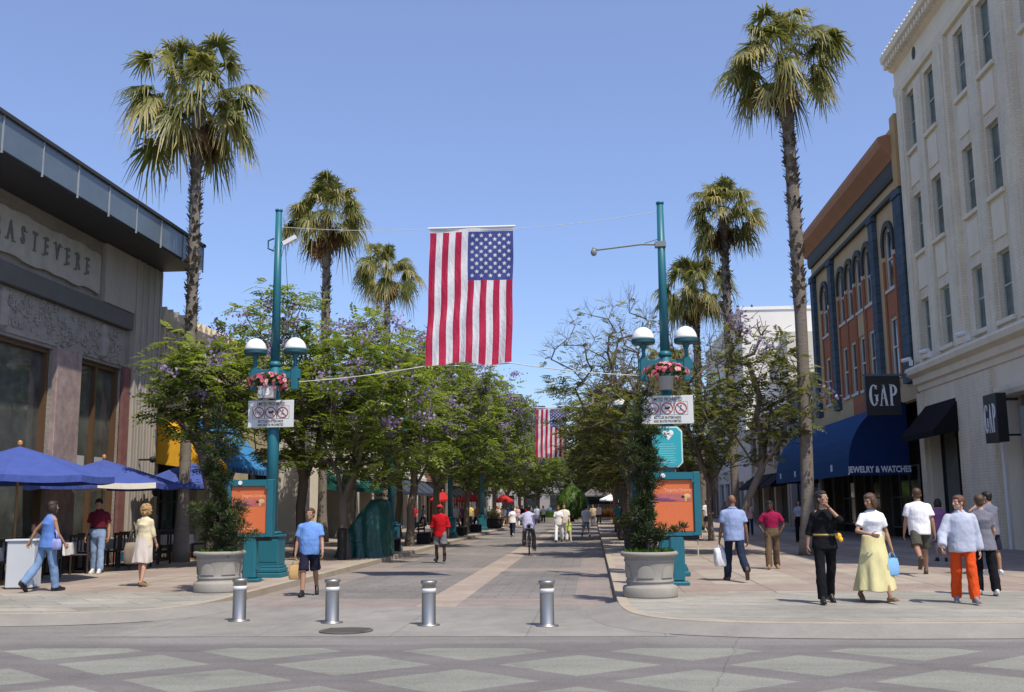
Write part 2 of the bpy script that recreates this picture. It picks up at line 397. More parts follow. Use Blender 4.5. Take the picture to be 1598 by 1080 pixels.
def pave(edge, side, far):
    inner = []
    for i, p in enumerate(edge):
        t = (edge[min(i+1, len(edge)-1)]-edge[max(i-1, 0)]).normalized(); n = Vector((-t.y, t.x))*side
        inner.append(p+n*.16)
    m = MB(); m.poly([(p.x, p.y, .12) for p in inner]+[(far, 160, .12)])
    tag(m.build('pavement', GM['pave']), kind='structure')
    m = MB(); k = len(edge)
    for i in range(k-1):
        a, b, c, d = edge[i], edge[i+1], inner[i+1], inner[i]
        m.poly([(a.x, a.y, .124), (b.x, b.y, .124), (c.x, c.y, .124), (d.x, d.y, .124)])
        m.poly([(a.x, a.y, -.01), (b.x, b.y, -.01), (b.x, b.y, .124), (a.x, a.y, .124)])
        m.poly([(d.x, d.y, .1), (c.x, c.y, .1), (c.x, c.y, .124), (d.x, d.y, .124)])
    tag(m.build('kerb', GM['kerb']), kind='structure')
    m = MB(); outer = []
    for i, p in enumerate(edge):
        t = (edge[min(i+1, k-1)]-edge[max(i-1, 0)]).normalized(); n = Vector((-t.y, t.x))*side; outer.append(p-n*.5)
    for i in range(2, k-1):                       # shallow concrete apron dying into the road along the corner
        a, b, c, d = edge[i], edge[i+1], outer[i+1], outer[i]
        za, zb = [.118*min(1, max(0, (19.0-q.y)/2.5)) for q in (a, b)]
        m.poly([(a.x+.0, a.y, za), (b.x, b.y, zb), (c.x, c.y, .002), (d.x, d.y, .002)])
    tag(m.build('gutter', GM['gut']), kind='structure')
pave(RC, 1, 70); pave(LC, -1, -70)
# far end of the road: hills of haze are not visible; a low terrain strip closes the view
m = MB(); m.lathe([(.36, .004), (.36, .012), (.30, .014), (.0, .014)], n=32)
for i in range(-3, 4): m.box(-.28, i*.075-.012, .0141, .28, i*.075+.012, .018)
o = m.build('manhole_cover', M('cast_iron', (.10, .085, .075), .7, .25, 8)); o.location = G(540, 985); tag(o, 'round rusty iron manhole cover in the road between two bollards', 'manhole cover')
# ================================================================ buildings
class Fac:
    def __init__(s, X, sg): s.X = X; s.sg = sg
    def P(s, u, z, d=0.0): return (s.X+s.sg*d, u, z)
    def box(s, m, u0, u1, z0, z1, d0, d1, bev=0.0): m.box(s.X+s.sg*d0, u0, z0, s.X+s.sg*d1, u1, z1, bev)
    def wall(s, m, u0, u1, z0, z1, ops=(), dep=.35):
        us = sorted({u0, u1, *[q for o in ops for q in o[:2] if u0 < q < u1]}); zs = sorted({z0, z1, *[q for o in ops for q in o[2:4] if z0 < q < z1]})
        for i in range(len(us)-1):
            j = 0
            while j < len(zs)-1:
                cu = (us[i]+us[i+1])/2
                def solid(jj): return not any(o[0] < cu < o[1] and o[2] < (zs[jj]+zs[jj+1])/2 < o[3] for o in ops)
                if not solid(j): j += 1; continue
                k = j
                while k+1 < len(zs)-1 and solid(k+1): k += 1
                m.poly([s.P(us[i], zs[j]), s.P(us[i+1], zs[j]), s.P(us[i+1], zs[k+1]), s.P(us[i], zs[k+1])]); j = k+1
        for a, b, c, d in [o[:4] for o in ops]:
            for q in (((a, c), (a, d)), ((b, c), (b, d)), ((a, c), (b, c)), ((a, d), (b, d))):
                (p, r), (t, v) = q
                m.poly([s.P(p, r), s.P(t, v), s.P(t, v, -dep), s.P(p, r, -dep)])
    def body(s, m, u0, u1, z0, z1, d0=-.7, d1=-16): s.box(m, u0, u1, z0, z1, d0, d1)
    def win(s, par, a, b, c, d, dep, fm, gm, nu=1, nz=2, w=.07, fd=.08, name='window'):
        m = MB(); q = -dep
        s.box(m, a, a+w, c, d, q, q+fd); s.box(m, b-w, b, c, d, q, q+fd); s.box(m, a+w, b-w, c, c+w, q, q+fd-.002); s.box(m, a+w, b-w, d-w, d, q, q+fd-.002)
        for i in range(1, nu):
            u = a+(b-a)*i/nu; s.box(m, u-w*.4, u+w*.4, c+w, d-w, q, q+fd-.012)
        for i in range(1, nz):
            z = c+(d-c)*i/nz; s.box(m, a+w, b-w, z-w*.4, z+w*.4, q, q+fd-.006)
        f = m.build(name, fm, par)
        g = MB(); g.poly([s.P(a, c, q+.02), s.P(b, c, q+.02), s.P(b, d, q+.02), s.P(a, d, q+.02)]); g.build('pane', gm, f)
        return f
    def prof(s, m, u0, u1, pts):                 # moulding: polygon in (d, z) run along u
        k = len(pts); V = [s.P(u0, z, d) for d, z in pts]+[s.P(u1, z, d) for d, z in pts]
        m.add(V, [tuple(range(k)), tuple(range(2*k-1, k-1, -1))]+[(i, (i+1) % k, k+(i+1) % k, k+i) for i in range(k)])

GLS = Glass('dark_glass'); GLU = Glass('upper_glass', (.10, .135, .12), .12); GLW = Glass('shop_glass', (.05, .07, .07), .06)
R = Fac(13.2, -1)
# ---------------------------------------------------------------- white brick block
wb = thing('corner_building', 'tall white painted brick building with sash windows at the right edge of the street', 'building', (0, 0, 0))
WBR = Brick('white_brick', (.80, .70, .53), (.745, .65, .49), (.65, .57, .43), bump=.6, w=.3, h=.1, var=.10)
WST = M('white_stucco', (.79, .69, .525), .85, .12, 1.2, bump=.2, bs=40, stretch=(1, 1, .25))
cols = [40.65, 38.45, 35.15, 32.95, 29.65, 27.45, 24.15, 21.95]; rows = [(7.35, 9.55), (11.45, 13.8), (15.7, 18.1)]
ops = [(c-.52, c+.52, a, b) for c in cols for a, b in rows]
m = MB(); R.wall(m, 18, 42.1, 6.9, 18.55, ops, .22); R.body(m, 18, 42.1, 0, 19.6, -.75); m.build('wall', WBR, wb)
m = MB(); m.box(13.2, 17.99, 6.9, 13.97, 18.0, 18.55); m.box(13.2, 42.1, 0, 13.97, 42.11, 18.55); m.build('side_wall', WBR, wb)
m = MB()                                         # pilasters and the raised panels between windows
for u in [41.62, 36.8, 31.3, 25.8, 20.3]:
    m = MB(); hw_ = .46 if u > 40 else .55; R.box(m, u-hw_, u+hw_, 6.95, 18.5, -.02, .16); R.box(m, u-.28, u+.28, 7.1, 18.2, .14, .21); m.build('pilaster', WBR, wb)
for i in range(0, 8, 2):
    m = MB(); u = (cols[i]+cols[i+1])/2; R.box(m, u-.42, u+.42, 6.95, 18.2, -.02, .10); m.build('pilaster', WBR, wb)
m = MB()
for i in range(0, 8, 2):
    for z0, z1 in ((9.95, 11.15), (14.2, 15.4)):
        for c in (cols[i], cols[i+1]): m = MB(); R.box(m, c-.5, c+.5, z0, z1, -.02, .05, .01); m.build('spandrel_panel', WST, wb)
for c in cols:
    for a, b in rows:
        f = R.win(wb, c-.52, c+.52, a, b, .20, M('window_frame_pale', (.46, .48, .42), .6), GLU, 1, 2, .07, .06)
        m = MB(); R.box(m, c-.66, c+.66, a-.16, a-.003, -.18, .12, .015); m.build('sill', WST, f)
m = MB(); R.prof(m, 17.9, 42.2, [(-.05, 18.4), (.14, 18.4), (.2, 18.6), (.2, 18.85), (.12, 18.9), (.12, 19.5), (.3, 19.6), (.42, 19.85), (.62, 19.95), (.66, 20.2), (.5, 20.26), (-.6, 20.26), (-.6, 18.4)])
for i in range(71):
    u = 18.1+i*.34
    R.box(m, u, u+.17, 19.62, 19.84, .1, .56)
    m.ell(R.P(u+.08, 20.3, .55), (.09, .07, .09), n=8, m=5)
m.build('cornice', WST, wb)
m = MB(); R.box(m, 18, 41.9, 20.2, 20.75, -1.0, .05); R.box(m, 41.4, 41.92, 20.2, 21.1, -1.2, .18, .02); m.build('parapet', WST, wb)
for u in (39.5, 34.0, 28.5): m = MB(); m.ell(R.P(u, 19.2, .12), (.05, .22, .28), n=12, m=8); m.build('oval_vent', M('vent_shadow', (.08, .08, .075)), wb)
m = MB(); R.prof(m, 17.9, 42.15, [(-.1, 6.0), (.06, 6.0), (.1, 6.2), (.22, 6.26), (.26, 6.5), (.5, 6.62), (.55, 6.8), (.5, 6.9), (.18, 6.98), (-.1, 6.98)])
m.build('string_course', WST, wb)
# street storey
so_ = [(37.9, 41.4, .55, 5.2), (28.2, 33.9, .13, 4.95), (19, 26.5, .55, 5.2)]
m = MB(); R.wall(m, 18, 42.1, 0, 6.02, so_, .6); m.build('ground_floor_wall', WST, wb)
for u0, u1 in ((34.45, 37.7), (41.5, 42.08), (26.7, 28.0)): m = MB(); R.box(m, u0, u1, .1, 5.9, -.02, .16); m.build('brick_pier', WBR, wb)
m = MB(); R.prof(m, 28.0, 34.2, [(0, 4.95), (.1, 4.95), (.16, 5.1), (.16, 5.25), (0, 5.3)]); m.build('door_hood', WST, wb)
R.win(wb, 37.9, 41.4, .55, 5.2, .5, BLACK, GLW, 2, 1, .09, name='shop_window')
R.win(wb, 19, 26.5, .55, 5.2, .5, BLACK, GLW, 3, 1, .09, name='shop_window')
m = MB(); R.box(m, 31.9, 33.7, .12, 4.6, -.59, -.4); m.build('entry_panel', M('grey_panel', (.42, .42, .43), .7), wb)
R.win(wb, 28.25, 31.85, .14, 3.6, .55, BLACK, GLW, 2, 1, .1, name='entrance_door')
m = MB(); R.box(m, 28.25, 33.7, 3.62, 4.94, -.7, -.5); m.build('transom', M('transom_grey', (.2, .2, .2)), wb)
m = MB(); m.tube([R.P(33.98, .1, .1), R.P(33.98, 4.9, .1)], .05); m.build('downpipe', WHITE, wb)
for u in (41.5, 39.2, 35.2): m = MB(); m.tube([R.P(u, 7.25, .5), R.P(u+.5, 7.25, .62)], .09, 8); R.box(m, u-.06, u+.06, 6.98, 7.2, .4, .52); m.build('floodlight', WHITE, wb)
def awning(par, fac, u0, u1, z0, z1, d, mat, val=.22, name='awning'):
    m = MB(); t = .02
    A = [fac.P(u0, z1, .02), fac.P(u1, z1, .02), fac.P(u1, z0, d), fac.P(u0, z0, d)]
    m.poly(A); m.poly([fac.P(u0, z0, d), fac.P(u1, z0, d), fac.P(u1, z0-val, d), fac.P(u0, z0-val, d)])
    for u in (u0, u1): m.poly([fac.P(u, z1, .02), fac.P(u, z0, d), fac.P(u, z0-val, d), fac.P(u, z0-val, d-.01), fac.P(u, z0, .02)])
    return m.build(name, mat, par)
BKAW = Cl('black_canvas', (.013, .012, .014), .25)
awning(wb, R, 37.6, 41.5, 4.15, 5.35, 1.05, BKAW); awning(wb, R, 19, 28.6, 4.35, 5.3, 1.5, BKAW)

# ---------------------------------------------------------------- GAP blade signs
def stroke(m, pts, w, y0=0.0, y1=-.012):
    for i in range(len(pts)-1):
        a, b = Vector((pts[i][0], 0, pts[i][1])), Vector((pts[i+1][0], 0, pts[i+1][1])); ww = w[i] if hasattr(w, '__len__') else w
        d = (b-a).normalized(); n = Vector((-d.z, 0, d.x))*ww/2; e = d*min(.004, ww/4)
        a = a-e; b = b+e
        V = [a+n, a-n, b-n, b+n]; dy = -.0006*i
        m.add([(p.x, y0, p.z) for p in V]+[(p.x, y1+dy, p.z) for p in V], [(4, 5, 6, 7), (0, 1, 5, 4), (1, 2, 6, 5), (2, 3, 7, 6), (3, 0, 4, 7)])
def gap_letters(par, h, wd, loc, rot):
    """tall condensed serif capitals, each drawn with thick and thin strokes"""
    H2 = h/2; th = wd*.085; tn = th*.45; cw = wd*.26
    LM = M('sign_letter_white', (.8, .8, .79), .5, .03)
    for k, ch in enumerate('GAP'):
        cx = (k-1)*wd*.37; m = MB()
        if ch == 'G':
            P = [(cx+cw*.5*cos(radians(a)), H2*sin(radians(a))) for a in range(38, 322, 12)]
            stroke(m, P, [th*(.45+.75*abs(cos(radians(a)))**1.5) for a in range(38, 322, 12)])
            stroke(m, [(cx+cw*.42, -H2*.62), (cx+cw*.42, -H2*.02)], th); stroke(m, [(cx+cw*.1, -.001), (cx+cw*.66, -.001)], tn)
            stroke(m, [(cx+cw*.42, H2*.56), (cx+cw*.42, H2*.95)], tn)
        elif ch == 'A':
            stroke(m, [(cx-cw*.42, -H2), (cx, H2)], tn); stroke(m, [(cx+cw*.42, -H2), (cx, H2)], th); stroke(m, [(cx-cw*.26, -H2*.3), (cx+cw*.26, -H2*.3)], tn)
            for q in (-.42, .42): stroke(m, [(cx+cw*(q-.2), -H2), (cx+cw*(q+.2), -H2)], tn)
        else:
            stroke(m, [(cx-cw*.28, -H2), (cx-cw*.28, H2)], th); stroke(m, [(cx-cw*.52, -H2), (cx-cw*.02, -H2)], tn); stroke(m, [(cx-cw*.52, H2), (cx-cw*.2, H2)], tn)
            P = [(cx-cw*.2+cw*.62*cos(radians(a)), H2*.47+H2*.51*sin(radians(a))) for a in range(90, -91, -15)]
            stroke(m, P, [th*(.45+.65*abs(cos(radians(a)))) for a in range(90, -91, -15)])
        o = m.build('letter', LM, par); o.location = loc; o.rotation_euler = rot
SGB = M('sign_black', (.012, .012, .013), .45, .1, spec=.5)
g = thing('blade_sign', 'black hanging sign with tall white letters GAP on a bracket beside the blue awning', 'shop sign', (11.7, 42, 5.05))
m = MB(); m.box(-.69, -.12, 0, .67, .12, 1.58, .01); m.build('panel', SGB, g)
m = MB(); m.box(-.75, -.05, 1.6, 1.5, .05, 1.68); m.box(-.5, -.02, 1.58, -.46, .02, 1.6); m.box(.46, -.02, 1.58, .5, .02, 1.6); m.build('bracket', M('bracket_grey', (.12, .14, .15)), g)
gap_letters(g, .82, 1.02, (0, -.122, .82), (0, 0, 0))
g = thing('blade_sign', 'black box sign with squeezed white letters GAP over the shop entrance at the right edge', 'shop sign', (12.55, 32.9, 3.42))
m = MB(); m.box(-.16, -.52, 0, .16, .52, 1.5, .01); m.build('panel', SGB, g)
m = MB(); m.box(.16, -.05, 1.3, .7, .05, 1.38); m.box(.16, -.05, .2, .7, .05, .26); m.build('bracket', BLACK, g)
gap_letters(g, .86, .82, (-.162, 0, .75), (0, 0, -pi/2))

# ---------------------------------------------------------------- buff and blue Victorian block
vb = thing('arcaded_building', 'buff three storey building with slate blue pilasters, arched windows and an orange brown cornice', 'building', (0, 0, 0))
BUF = M('buff_paint', (.52, .38, .21), .85, .12, .9, bump=.15, bs=30, stretch=(1, 1, .3)); BLU = Brick('blue_blocks', (.075, .105, .14), (.06, .09, .12), (.03, .05, .065), w=.9, h=.42, mort=.02, var=.2)
TER = M('terracotta_paint', (.36, .125, .06), .85, .15, 1.5); ORG = M('cornice_brown', (.40, .19, .10), .8, .15, 1.0); GRN = M('dark_green_trim', (.05, .055, .05), .7, .1); CRM = M('window_cream', (.55, .54, .50), .6, .05)
lo = (7.0, 9.55); hi = (10.85, 13.5)
bays = [(44.9, .62)]+[(48.4+i*1.72, .6) for i in range(4)]+[(57.4, .66)]
ops = []
for c, hw in bays: ops += [(c-hw, c+hw, lo[0], lo[1]), (c-hw, c+hw, hi[0], hi[1])]
m = MB(); R.wall(m, 42.13, 60.5, 5.7, 16.2, ops, .14); R.body(m, 42.13, 60.5, 0, 17.0, -.7); m.build('wall', BUF, vb)
for c, hw in bays:
    for a, b in (lo, hi):
        f = R.win(vb, c-hw+.12, c+hw-.12, a, b, .10, CRM, GLS, 1, 2, .10, .07)
    mm = MB()                                    # arched head over the upper window
    for k in range(12):
        a0, a1 = pi*k/12, pi*(k+1)/12; r0, r1 = hw+.06, hw+.30
        V = [R.P(c-cos(t)*r, hi[1]-.62+sin(t)*r*1.05, d) for d in (-.02, .12) for t, r in ((a0, r0), (a0, r1), (a1, r1), (a1, r0))]
        mm.add(V, [(0, 1, 2, 3), (4, 5, 6, 7), (0, 1, 5, 4), (1, 2, 6, 5), (2, 3, 7, 6), (3, 0, 4, 7)])
    for sd in (-1, 1): R.box(mm, c+sd*(hw+.08), c+sd*(hw+.28), hi[1]-1.1, hi[1]-.62, -.02, .11)
    mm.build('arch_moulding', GRN, vb)
    mm = MB()
    V = []
    for sd in (-1, 1):                           # spandrels fill the square corners of the head
        P = [R.P(c+sd*hw, hi[1]-.62, .01)]+[R.P(c+sd*cos(pi/2*k/8)*hw, hi[1]-.62+sin(pi/2*k/8)*(hw+.0), .01) for k in range(9)]+[R.P(c, hi[1]+.02, .01), R.P(c+sd*hw, hi[1]+.02, .01)]
        mm.poly(P[1:])
    mm.build('arch_head', BUF, vb)
    mm = MB(); R.box(mm, c-hw+.02, c+hw-.02, 9.6, 10.75, -.3, .04, .01); mm.build('spandrel_panel', TER if rnd.random() < .6 or c in (44.9, 57.4) else BUF, vb)
    for q in (hi[0]-.15, lo[0]-.14): mm = MB(); R.box(mm, c-hw-.08, c+hw+.08, q, q+.13, -.1, .1); mm.build('window_sill', CRM, vb)
    mm = MB()
    for sd in (-1, 1): mm = MB(); R.box(mm, c+sd*(hw+.06), c+sd*(hw+.28), 6.9, hi[1]-1.33, -.02, .09); mm.build('pilaster_strip', TER, vb)
m = MB()
for u in (42.8, 46.95, 55.35, 59.75):
    w = .52 if u < 44 else .36
    m = MB(); R.box(m, u-w, u+w, 6.5, 14.35, -.02, .22); R.box(m, u-w-.08, u+w+.08, 14.3, 14.55, -.02, .28); R.box(m, u-w-.06, u+w+.06, 6.45, 6.8, -.02, .26); m.build('pilaster', BLU, vb)
m = MB(); R.prof(m, 42.13, 60.5, [(-.02, 14.56), (.2, 14.56), (.2, 14.74), (-.02, 14.74)]); R.prof(m, 42.13, 60.5, [(-.02, 15.3), (.14, 15.3), (.2, 15.5), (.2, 15.98), (-.02, 15.98)]); m.build('frieze', GRN, vb)
m = MB(); R.prof(m, 42.75, 60.9, [(-.1, 16.0), (.22, 16.0), (.35, 16.15), (.72, 16.5), (.8, 16.75), (.8, 16.95), (.5, 17.05), (-.6, 17.05)]); m.build('cornice', ORG, vb)
m = MB(); R.box(m, 42.115, 42.749, 14.6, 17.75, -.9, .28); R.box(m, 42.749, 44.2, 17.06, 17.5, -.9, .1); m.build('cornice_block', M('ochre_block', (.46, .30, .13), .8, .12), vb)
m = MB(); R.box(m, 42.15, 60.5, 5.75, 6.4, -.02, .12); m.build('fascia_band', BUF, vb)
m = MB(); R.box(m, 44.6, 52, 5.8, 6.75, .1, .16); m.build('red_band', TER, vb)
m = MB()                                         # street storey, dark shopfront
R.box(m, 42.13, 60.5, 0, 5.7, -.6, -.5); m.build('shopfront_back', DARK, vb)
m = MB()
for u in (42.3, 48.6, 53.2, 57.8, 60.2): m = MB(); R.box(m, u, u+.25, .1, 5.7, -.5, .02); m.build('shop_pier', M('shop_pier_brown', (.09, .075, .06)), vb)
for i in range(4): R.win(vb, 44.3+4.6*i, 48.5+4.6*i if i < 3 else 60.1, .5, 3.2, .45, M('shop_frame', (.16, .15, .14)), GLS, 3, 2, .07, name='shop_window')
ab = MB(); CV = []
for k in range(11):
    t = pi/2*k/10; CV.append((2.5*sin(t)**.9, 3.05+2.75*cos(t)))
for i in range(10):
    (d0, z0), (d1, z1) = CV[i], CV[i+1]; ab.poly([R.P(44.1, z0, d0), R.P(61.2, z0, d0), R.P(61.2, z1, d1), R.P(44.1, z1, d1)])
AWB = Cl('blue_canvas', (.02, .07, .18), .5); AWD = Cl('blue_canvas_shaded', (.012, .03, .10), .2)  # awning ends: shadow of the white block put into a darker blue
ab.poly([R.P(44.1, 3.05, 2.5), R.P(61.2, 3.05, 2.5), R.P(61.2, 2.75, 2.52), R.P(44.1, 2.75, 2.52)])
aw = ab.build('awning', AWB, vb, True)
ab = MB()
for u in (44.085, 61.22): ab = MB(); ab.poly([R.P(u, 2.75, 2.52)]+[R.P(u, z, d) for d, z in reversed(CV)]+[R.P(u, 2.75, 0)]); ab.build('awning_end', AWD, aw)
LW = M('letter_white', (.72, .74, .78), .6, .05)
text('letter', 'JEWELRY & WATCHES', .36, LW, aw, (R.X-1.24, 44.07, 2.98), FRONT, .004, .72, bold=.012)
m = MB()
for k in range(4): R.box(m, 47+k*4.2, 47.28+k*4.2, 3.0, 3.3, 2.5, 2.53)
m.build('awning_mark', LW, aw)

# ---------------------------------------------------------------- further blocks on the right
gb = thing('glass_building', 'low shop building with a tall curved glass front beside the buff arcaded building', 'building')
GST = M('grey_stone', (.33, .32, .30), .85, .12, 1.5, stretch=(1, 1, .3))
m = MB(); R.body(m, 60.52, 70, 0, 9.0, -.4); R.box(m, 60.52, 61.4, .1, 9.0, -.4, .1); R.box(m, 69.6, 70, .1, 9.0, -.4, .1); R.prof(m, 60.52, 70, [(-.4, 8.7), (.2, 8.7), (.25, 9.2), (-.4, 9.3)]); m.build('wall', GST, gb)
for i in range(3): R.win(gb, 61.45+2.7*i, 64.1+2.7*i, 3.6, 8.6, .3, M('mullion_grey', (.3, .33, .33)), Glass('sky_glass', (.16, .2, .2), .05), 2, 3, .1)
R.win(gb, 61.5, 69.5, .3, 3.2, .35, BLACK, GLS, 5, 1, .1, name='shop_window')
tb = thing('shop_building', 'tan two storey shop building with black awnings behind the right hand palms', 'building')
TNP = M('tan_paint', (.36, .31, .24), .85, .12, 1.5, stretch=(1, 1, .3))
ops = [(71+i*2.6, 72.6+i*2.6, 4.6, 6.9) for i in range(6)]+[(70.6+i*5.2, 75.0+i*5.2, .3, 3.4) for i in range(3)]
m = MB(); R.wall(m, 70.03, 86, 0, 8.2, ops, .3); R.body(m, 70.03, 86, 0, 8.2, -.6); R.prof(m, 70.03, 86, [(0, 7.7), (.2, 7.75), (.35, 8.2), (0, 8.3)]); R.prof(m, 70.03, 86, [(0, 3.75), (.15, 3.8), (.15, 4.1), (0, 4.15)])
for u in (70.3, 75.3, 80.5, 85.7): R.box(m, u-.25, u+.25, .1, 7.7, -.02, .18)
m.build('wall', TNP, tb)
for o_ in ops: R.win(tb, *o_[:4], .28, M('shop_frame', (.16, .15, .14)), GLS, 2, 2 if o_[2] > 1 else 1, .07)
for u in (70.5, 75.7, 80.9): awning(tb, R, u, u+4.6, 2.9, 3.9, 1.3, BKAW)
lb = thing('shop_building', 'plain pale grey shop building past the tan one on the right side', 'building')
LGP = M('pale_grey_paint', (.46, .455, .44), .85, .1, 1.2)
ops = [(87+i*4.6, 90.6+i*4.6, .3, 3.6) for i in range(5)]
m = MB(); R.wall(m, 86.03, 110, 0, 7.6, ops, .3); R.body(m, 86.03, 110, 0, 7.6, -.6); R.prof(m, 86.03, 110, [(0, 7.2), (.2, 7.25), (.25, 7.7), (0, 7.75)]); m.build('wall', LGP, lb)
for o_ in ops: R.win(lb, *o_, .28, M('mullion_grey', (.3, .33, .33)), GLW, 2, 1, .08)
hb = thing('tall_building', 'big plain white building rising behind the low shops on the right', 'building')
m = MB(); m.box(14.1, 95, 0, 40, 125, 19.4); m.build('wall', M('sunlit_white', (.72, .70, .65), .9, .05, .6), hb)
m = MB(); m.box(17.6, 92, 0, 40, 94.95, 16.8); m.build('shaded_part', M('white_wall_shaded', (.52, .49, .42), .9, .06, .6), hb)  # added block: darker colour stands in for shade on the white building
m = MB(); m.box(14.0, 94.9, 19.4, 40.1, 125.1, 19.7); m.build('parapet', WHITE, hb)
rb = thing('shop_building', 'last brown shop block at the far right end of the promenade', 'building')
ops = [(111+i*4.6, 114.6+i*4.6, .3, 3.2) for i in range(8)]+[(111+i*3, 112.6+i*3, 5, 7.2) for i in range(12)]
m = MB(); R.wall(m, 110.03, 160, 0, 9.5, ops, .3); R.body(m, 110.03, 160, 0, 9.5, -.6); m.build('wall', M('brown_wall', (.27, .20, .15), .85, .12), rb)
for o_ in ops: R.win(rb, *o_, .28, CRM, GLS, 1, 1, .1)

# ---------------------------------------------------------------- restaurant on the left
L = Fac(-14.0, 1)
K = 1.0487
def zz(z): return 1.62+(z-1.62)*K
tr = thing('restaurant_building', 'dark grey stone restaurant with a carved name panel and a deep metal roof edge', 'restaurant')
STN = M('dark_rough_stone', (.255, .23, .195), .92, .30, 1.6, bump=.8, bs=14, dist=.03); FLU = M('fluted_concrete', (.36, .325, .27), .9, .18, 2.0, bump=.3, bs=20, stretch=(1, 1, .2))
PNK = M('rose_granite', (.30, .225, .20), .75, .5, 4.0, bump=.3, bs=18); BND = M('dark_band', (.115, .11, .095), .8, .15, 2)
wins = [(26.85, 29.5), (20.6, 25.55), (14.5, 19.3)]; wz = (.55, zz(5.62))
ops = [(a, b, *wz) for a, b in wins]
m = MB(); L.wall(m, 12, 31.8, 0, zz(8.95), ops, .3); L.body(m, 12, 31.8, 0, zz(8.95), -.6); m.build('wall', STN, tr)
m = MB()                                         # fluted end pier
for i in range(13):
    u = 29.95+i*.142; L.box(m, u, u+.118, .1, zz(8.94), -.02, .16 if i % 3 else .19, .02)
for i in range(14):
    u = 27.95+i*.142; L.box(m, u, u+.118, zz(7.28), zz(8.94), -.02, .15, .02)
L.box(m, 29.93, 31.83, .1, zz(8.94), -.02, .12)
m.build('fluted_pier', FLU, tr)
for u0, u1 in ((25.56, 26.84), (19.31, 20.59)): m = MB(); L.box(m, u0, u1, .1, zz(5.68), -.02, .14, .02); m.build('pillar', PNK, tr)
m = MB(); L.box(m, 29.5, 29.94, .1, zz(5.68), -.02, .1); m.build('jamb', M('rose_jamb', (.20, .09, .08), .7, .3, 4), tr)
m = MB(); L.box(m, 12, 29.72, zz(6.76), zz(7.24), -.02, .2, .02); m.build('ledge', BND, tr)
m = MB(); r2 = random.Random(3)                 # carved relief course
L.box(m, 12, 29.6, zz(5.70), zz(6.74), -.02, .03)
for k in range(150):                            # scrolls and leaves of the carving
    u = r2.uniform(19.1, 29.3); z = r2.uniform(zz(5.80), zz(6.64)); rr = r2.uniform(.05, .15); a0 = r2.random()*6.28; sg = r2.choice((-1, 1))
    m.tube([L.P(u+rr*(1-t*.75)*cos(a0+sg*t*5.5), z+rr*(1-t*.75)*sin(a0+sg*t*5.5), .045) for t in [q/9 for q in range(10)]], [.035*(1-.5*q/9) for q in range(10)], 5)
for k in range(90): m.ell(L.P(r2.uniform(19.1, 29.3), r2.uniform(zz(5.78), zz(6.66)), .03), (.05, r2.uniform(.03, .10), r2.uniform(.03, .08)), n=7, m=5)
for u in (23.0, 28.1): m.lathe([(.05, 0), (.17, .08), (.2, .5), (.12, .62), (.16, .9), (.05, 1.0)], L.P(u, zz(5.72), .05), 12)
m.build('relief', M('relief_stone', (.29, .265, .225), .92, .3, 3, bump=.6, bs=25, dist=.02), tr)
# name panel with chipped edges
m = MB(); r2 = random.Random(5); top = []; bot = []
for i in range(34):
    u = 17.6+i*(10.1/33); top.append((u, zz(8.57)+r2.uniform(-.06, .03))); bot.append((u, zz(7.45)+r2.uniform(-.03, .06)))
for i in range(33):
    a, b, c, d = bot[i], bot[i+1], top[i+1], top[i]
    V = [L.P(p[0], p[1], q) for q in (.0, .09) for p in (a, b, c, d)]
    m.add(V, [(4, 5, 6, 7), (0, 1, 5, 4), (2, 3, 7, 6)]+([(3, 0, 4, 7)] if i == 0 else [])+([(1, 2, 6, 5)] if i == 32 else []))
sp = m.build('name_panel', M('pale_carved_stone', (.38, .355, .295), .92, .25, 2.5, bump=.5, bs=20, dist=.02), tr)
for i, ch in enumerate('TRASTEVERE'):
    o = text('letter', ch, .62, M('letter_bronze', (.15, .142, .125), .85), sp, L.P(21.98+i*.548, zz(8.04), .10), TOEAST, .02, .60, bold=.012)
    mm = MB()
    for q in {'A': ((-.34, -.15), (-.34, .15)), 'V': ((.34, -.15), (.34, .15)), 'T': ((-.34, 0),), 'S': ((.25, .1),)}.get(ch, ((-.34, -.12), (.34, -.12))): L.box(mm, 21.98+i*.548+q[1]-.07, 21.98+i*.548+q[1]+.07, zz(8.02)+q[0]*.62-.015, zz(8.02)+q[0]*.62+.015, .1, .117)
    mm.build('serif', M('letter_bronze', (.15, .142, .125), .85), sp)
FRW = M('bronze_window_frame', (.11, .06, .028), .5, .1, spec=.5)
for a, b in wins:
    f = L.win(tr, a, b, *wz, .26, FRW, Glass('restaurant_glass', (.075, .08, .07), .05), 2, 1, .12, .16)
m = MB()
for u in (27.45, 28.55): L.box(m, u, u+.5, 2.6, 3.15, -.235, -.23)
m.build('notice', M('paper', (.42, .42, .4), .8), tr)
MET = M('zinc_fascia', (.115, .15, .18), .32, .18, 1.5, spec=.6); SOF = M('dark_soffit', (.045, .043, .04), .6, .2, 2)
m = MB()
for i in range(12):
    a = 12+i*1.65; b = min(a+1.632, 31.83); L.box(m, a, b, zz(8.98), zz(9.72), 1.40, 1.47+.004*(i % 3), .006)
m.box(-14.5, 31.72, zz(8.98), -12.62, 31.8, zz(9.72))
m.m = 1
for i in range(13): L.box(m, 11.985+i*1.65, 12.015+i*1.65, zz(8.9), zz(9.7), 1.46, 1.5)
fs = m.build('roof_fascia', [MET, M('zinc_seam', (.3, .33, .36), .4)], tr)
m = MB(); L.box(m, 12, 31.85, zz(9.70), zz(9.8), 1.2, 1.54, .01); m.box(-28, 31.66, zz(9.72), -12.46, 31.87, zz(9.8)); m.build('drip_edge', SOF, fs)
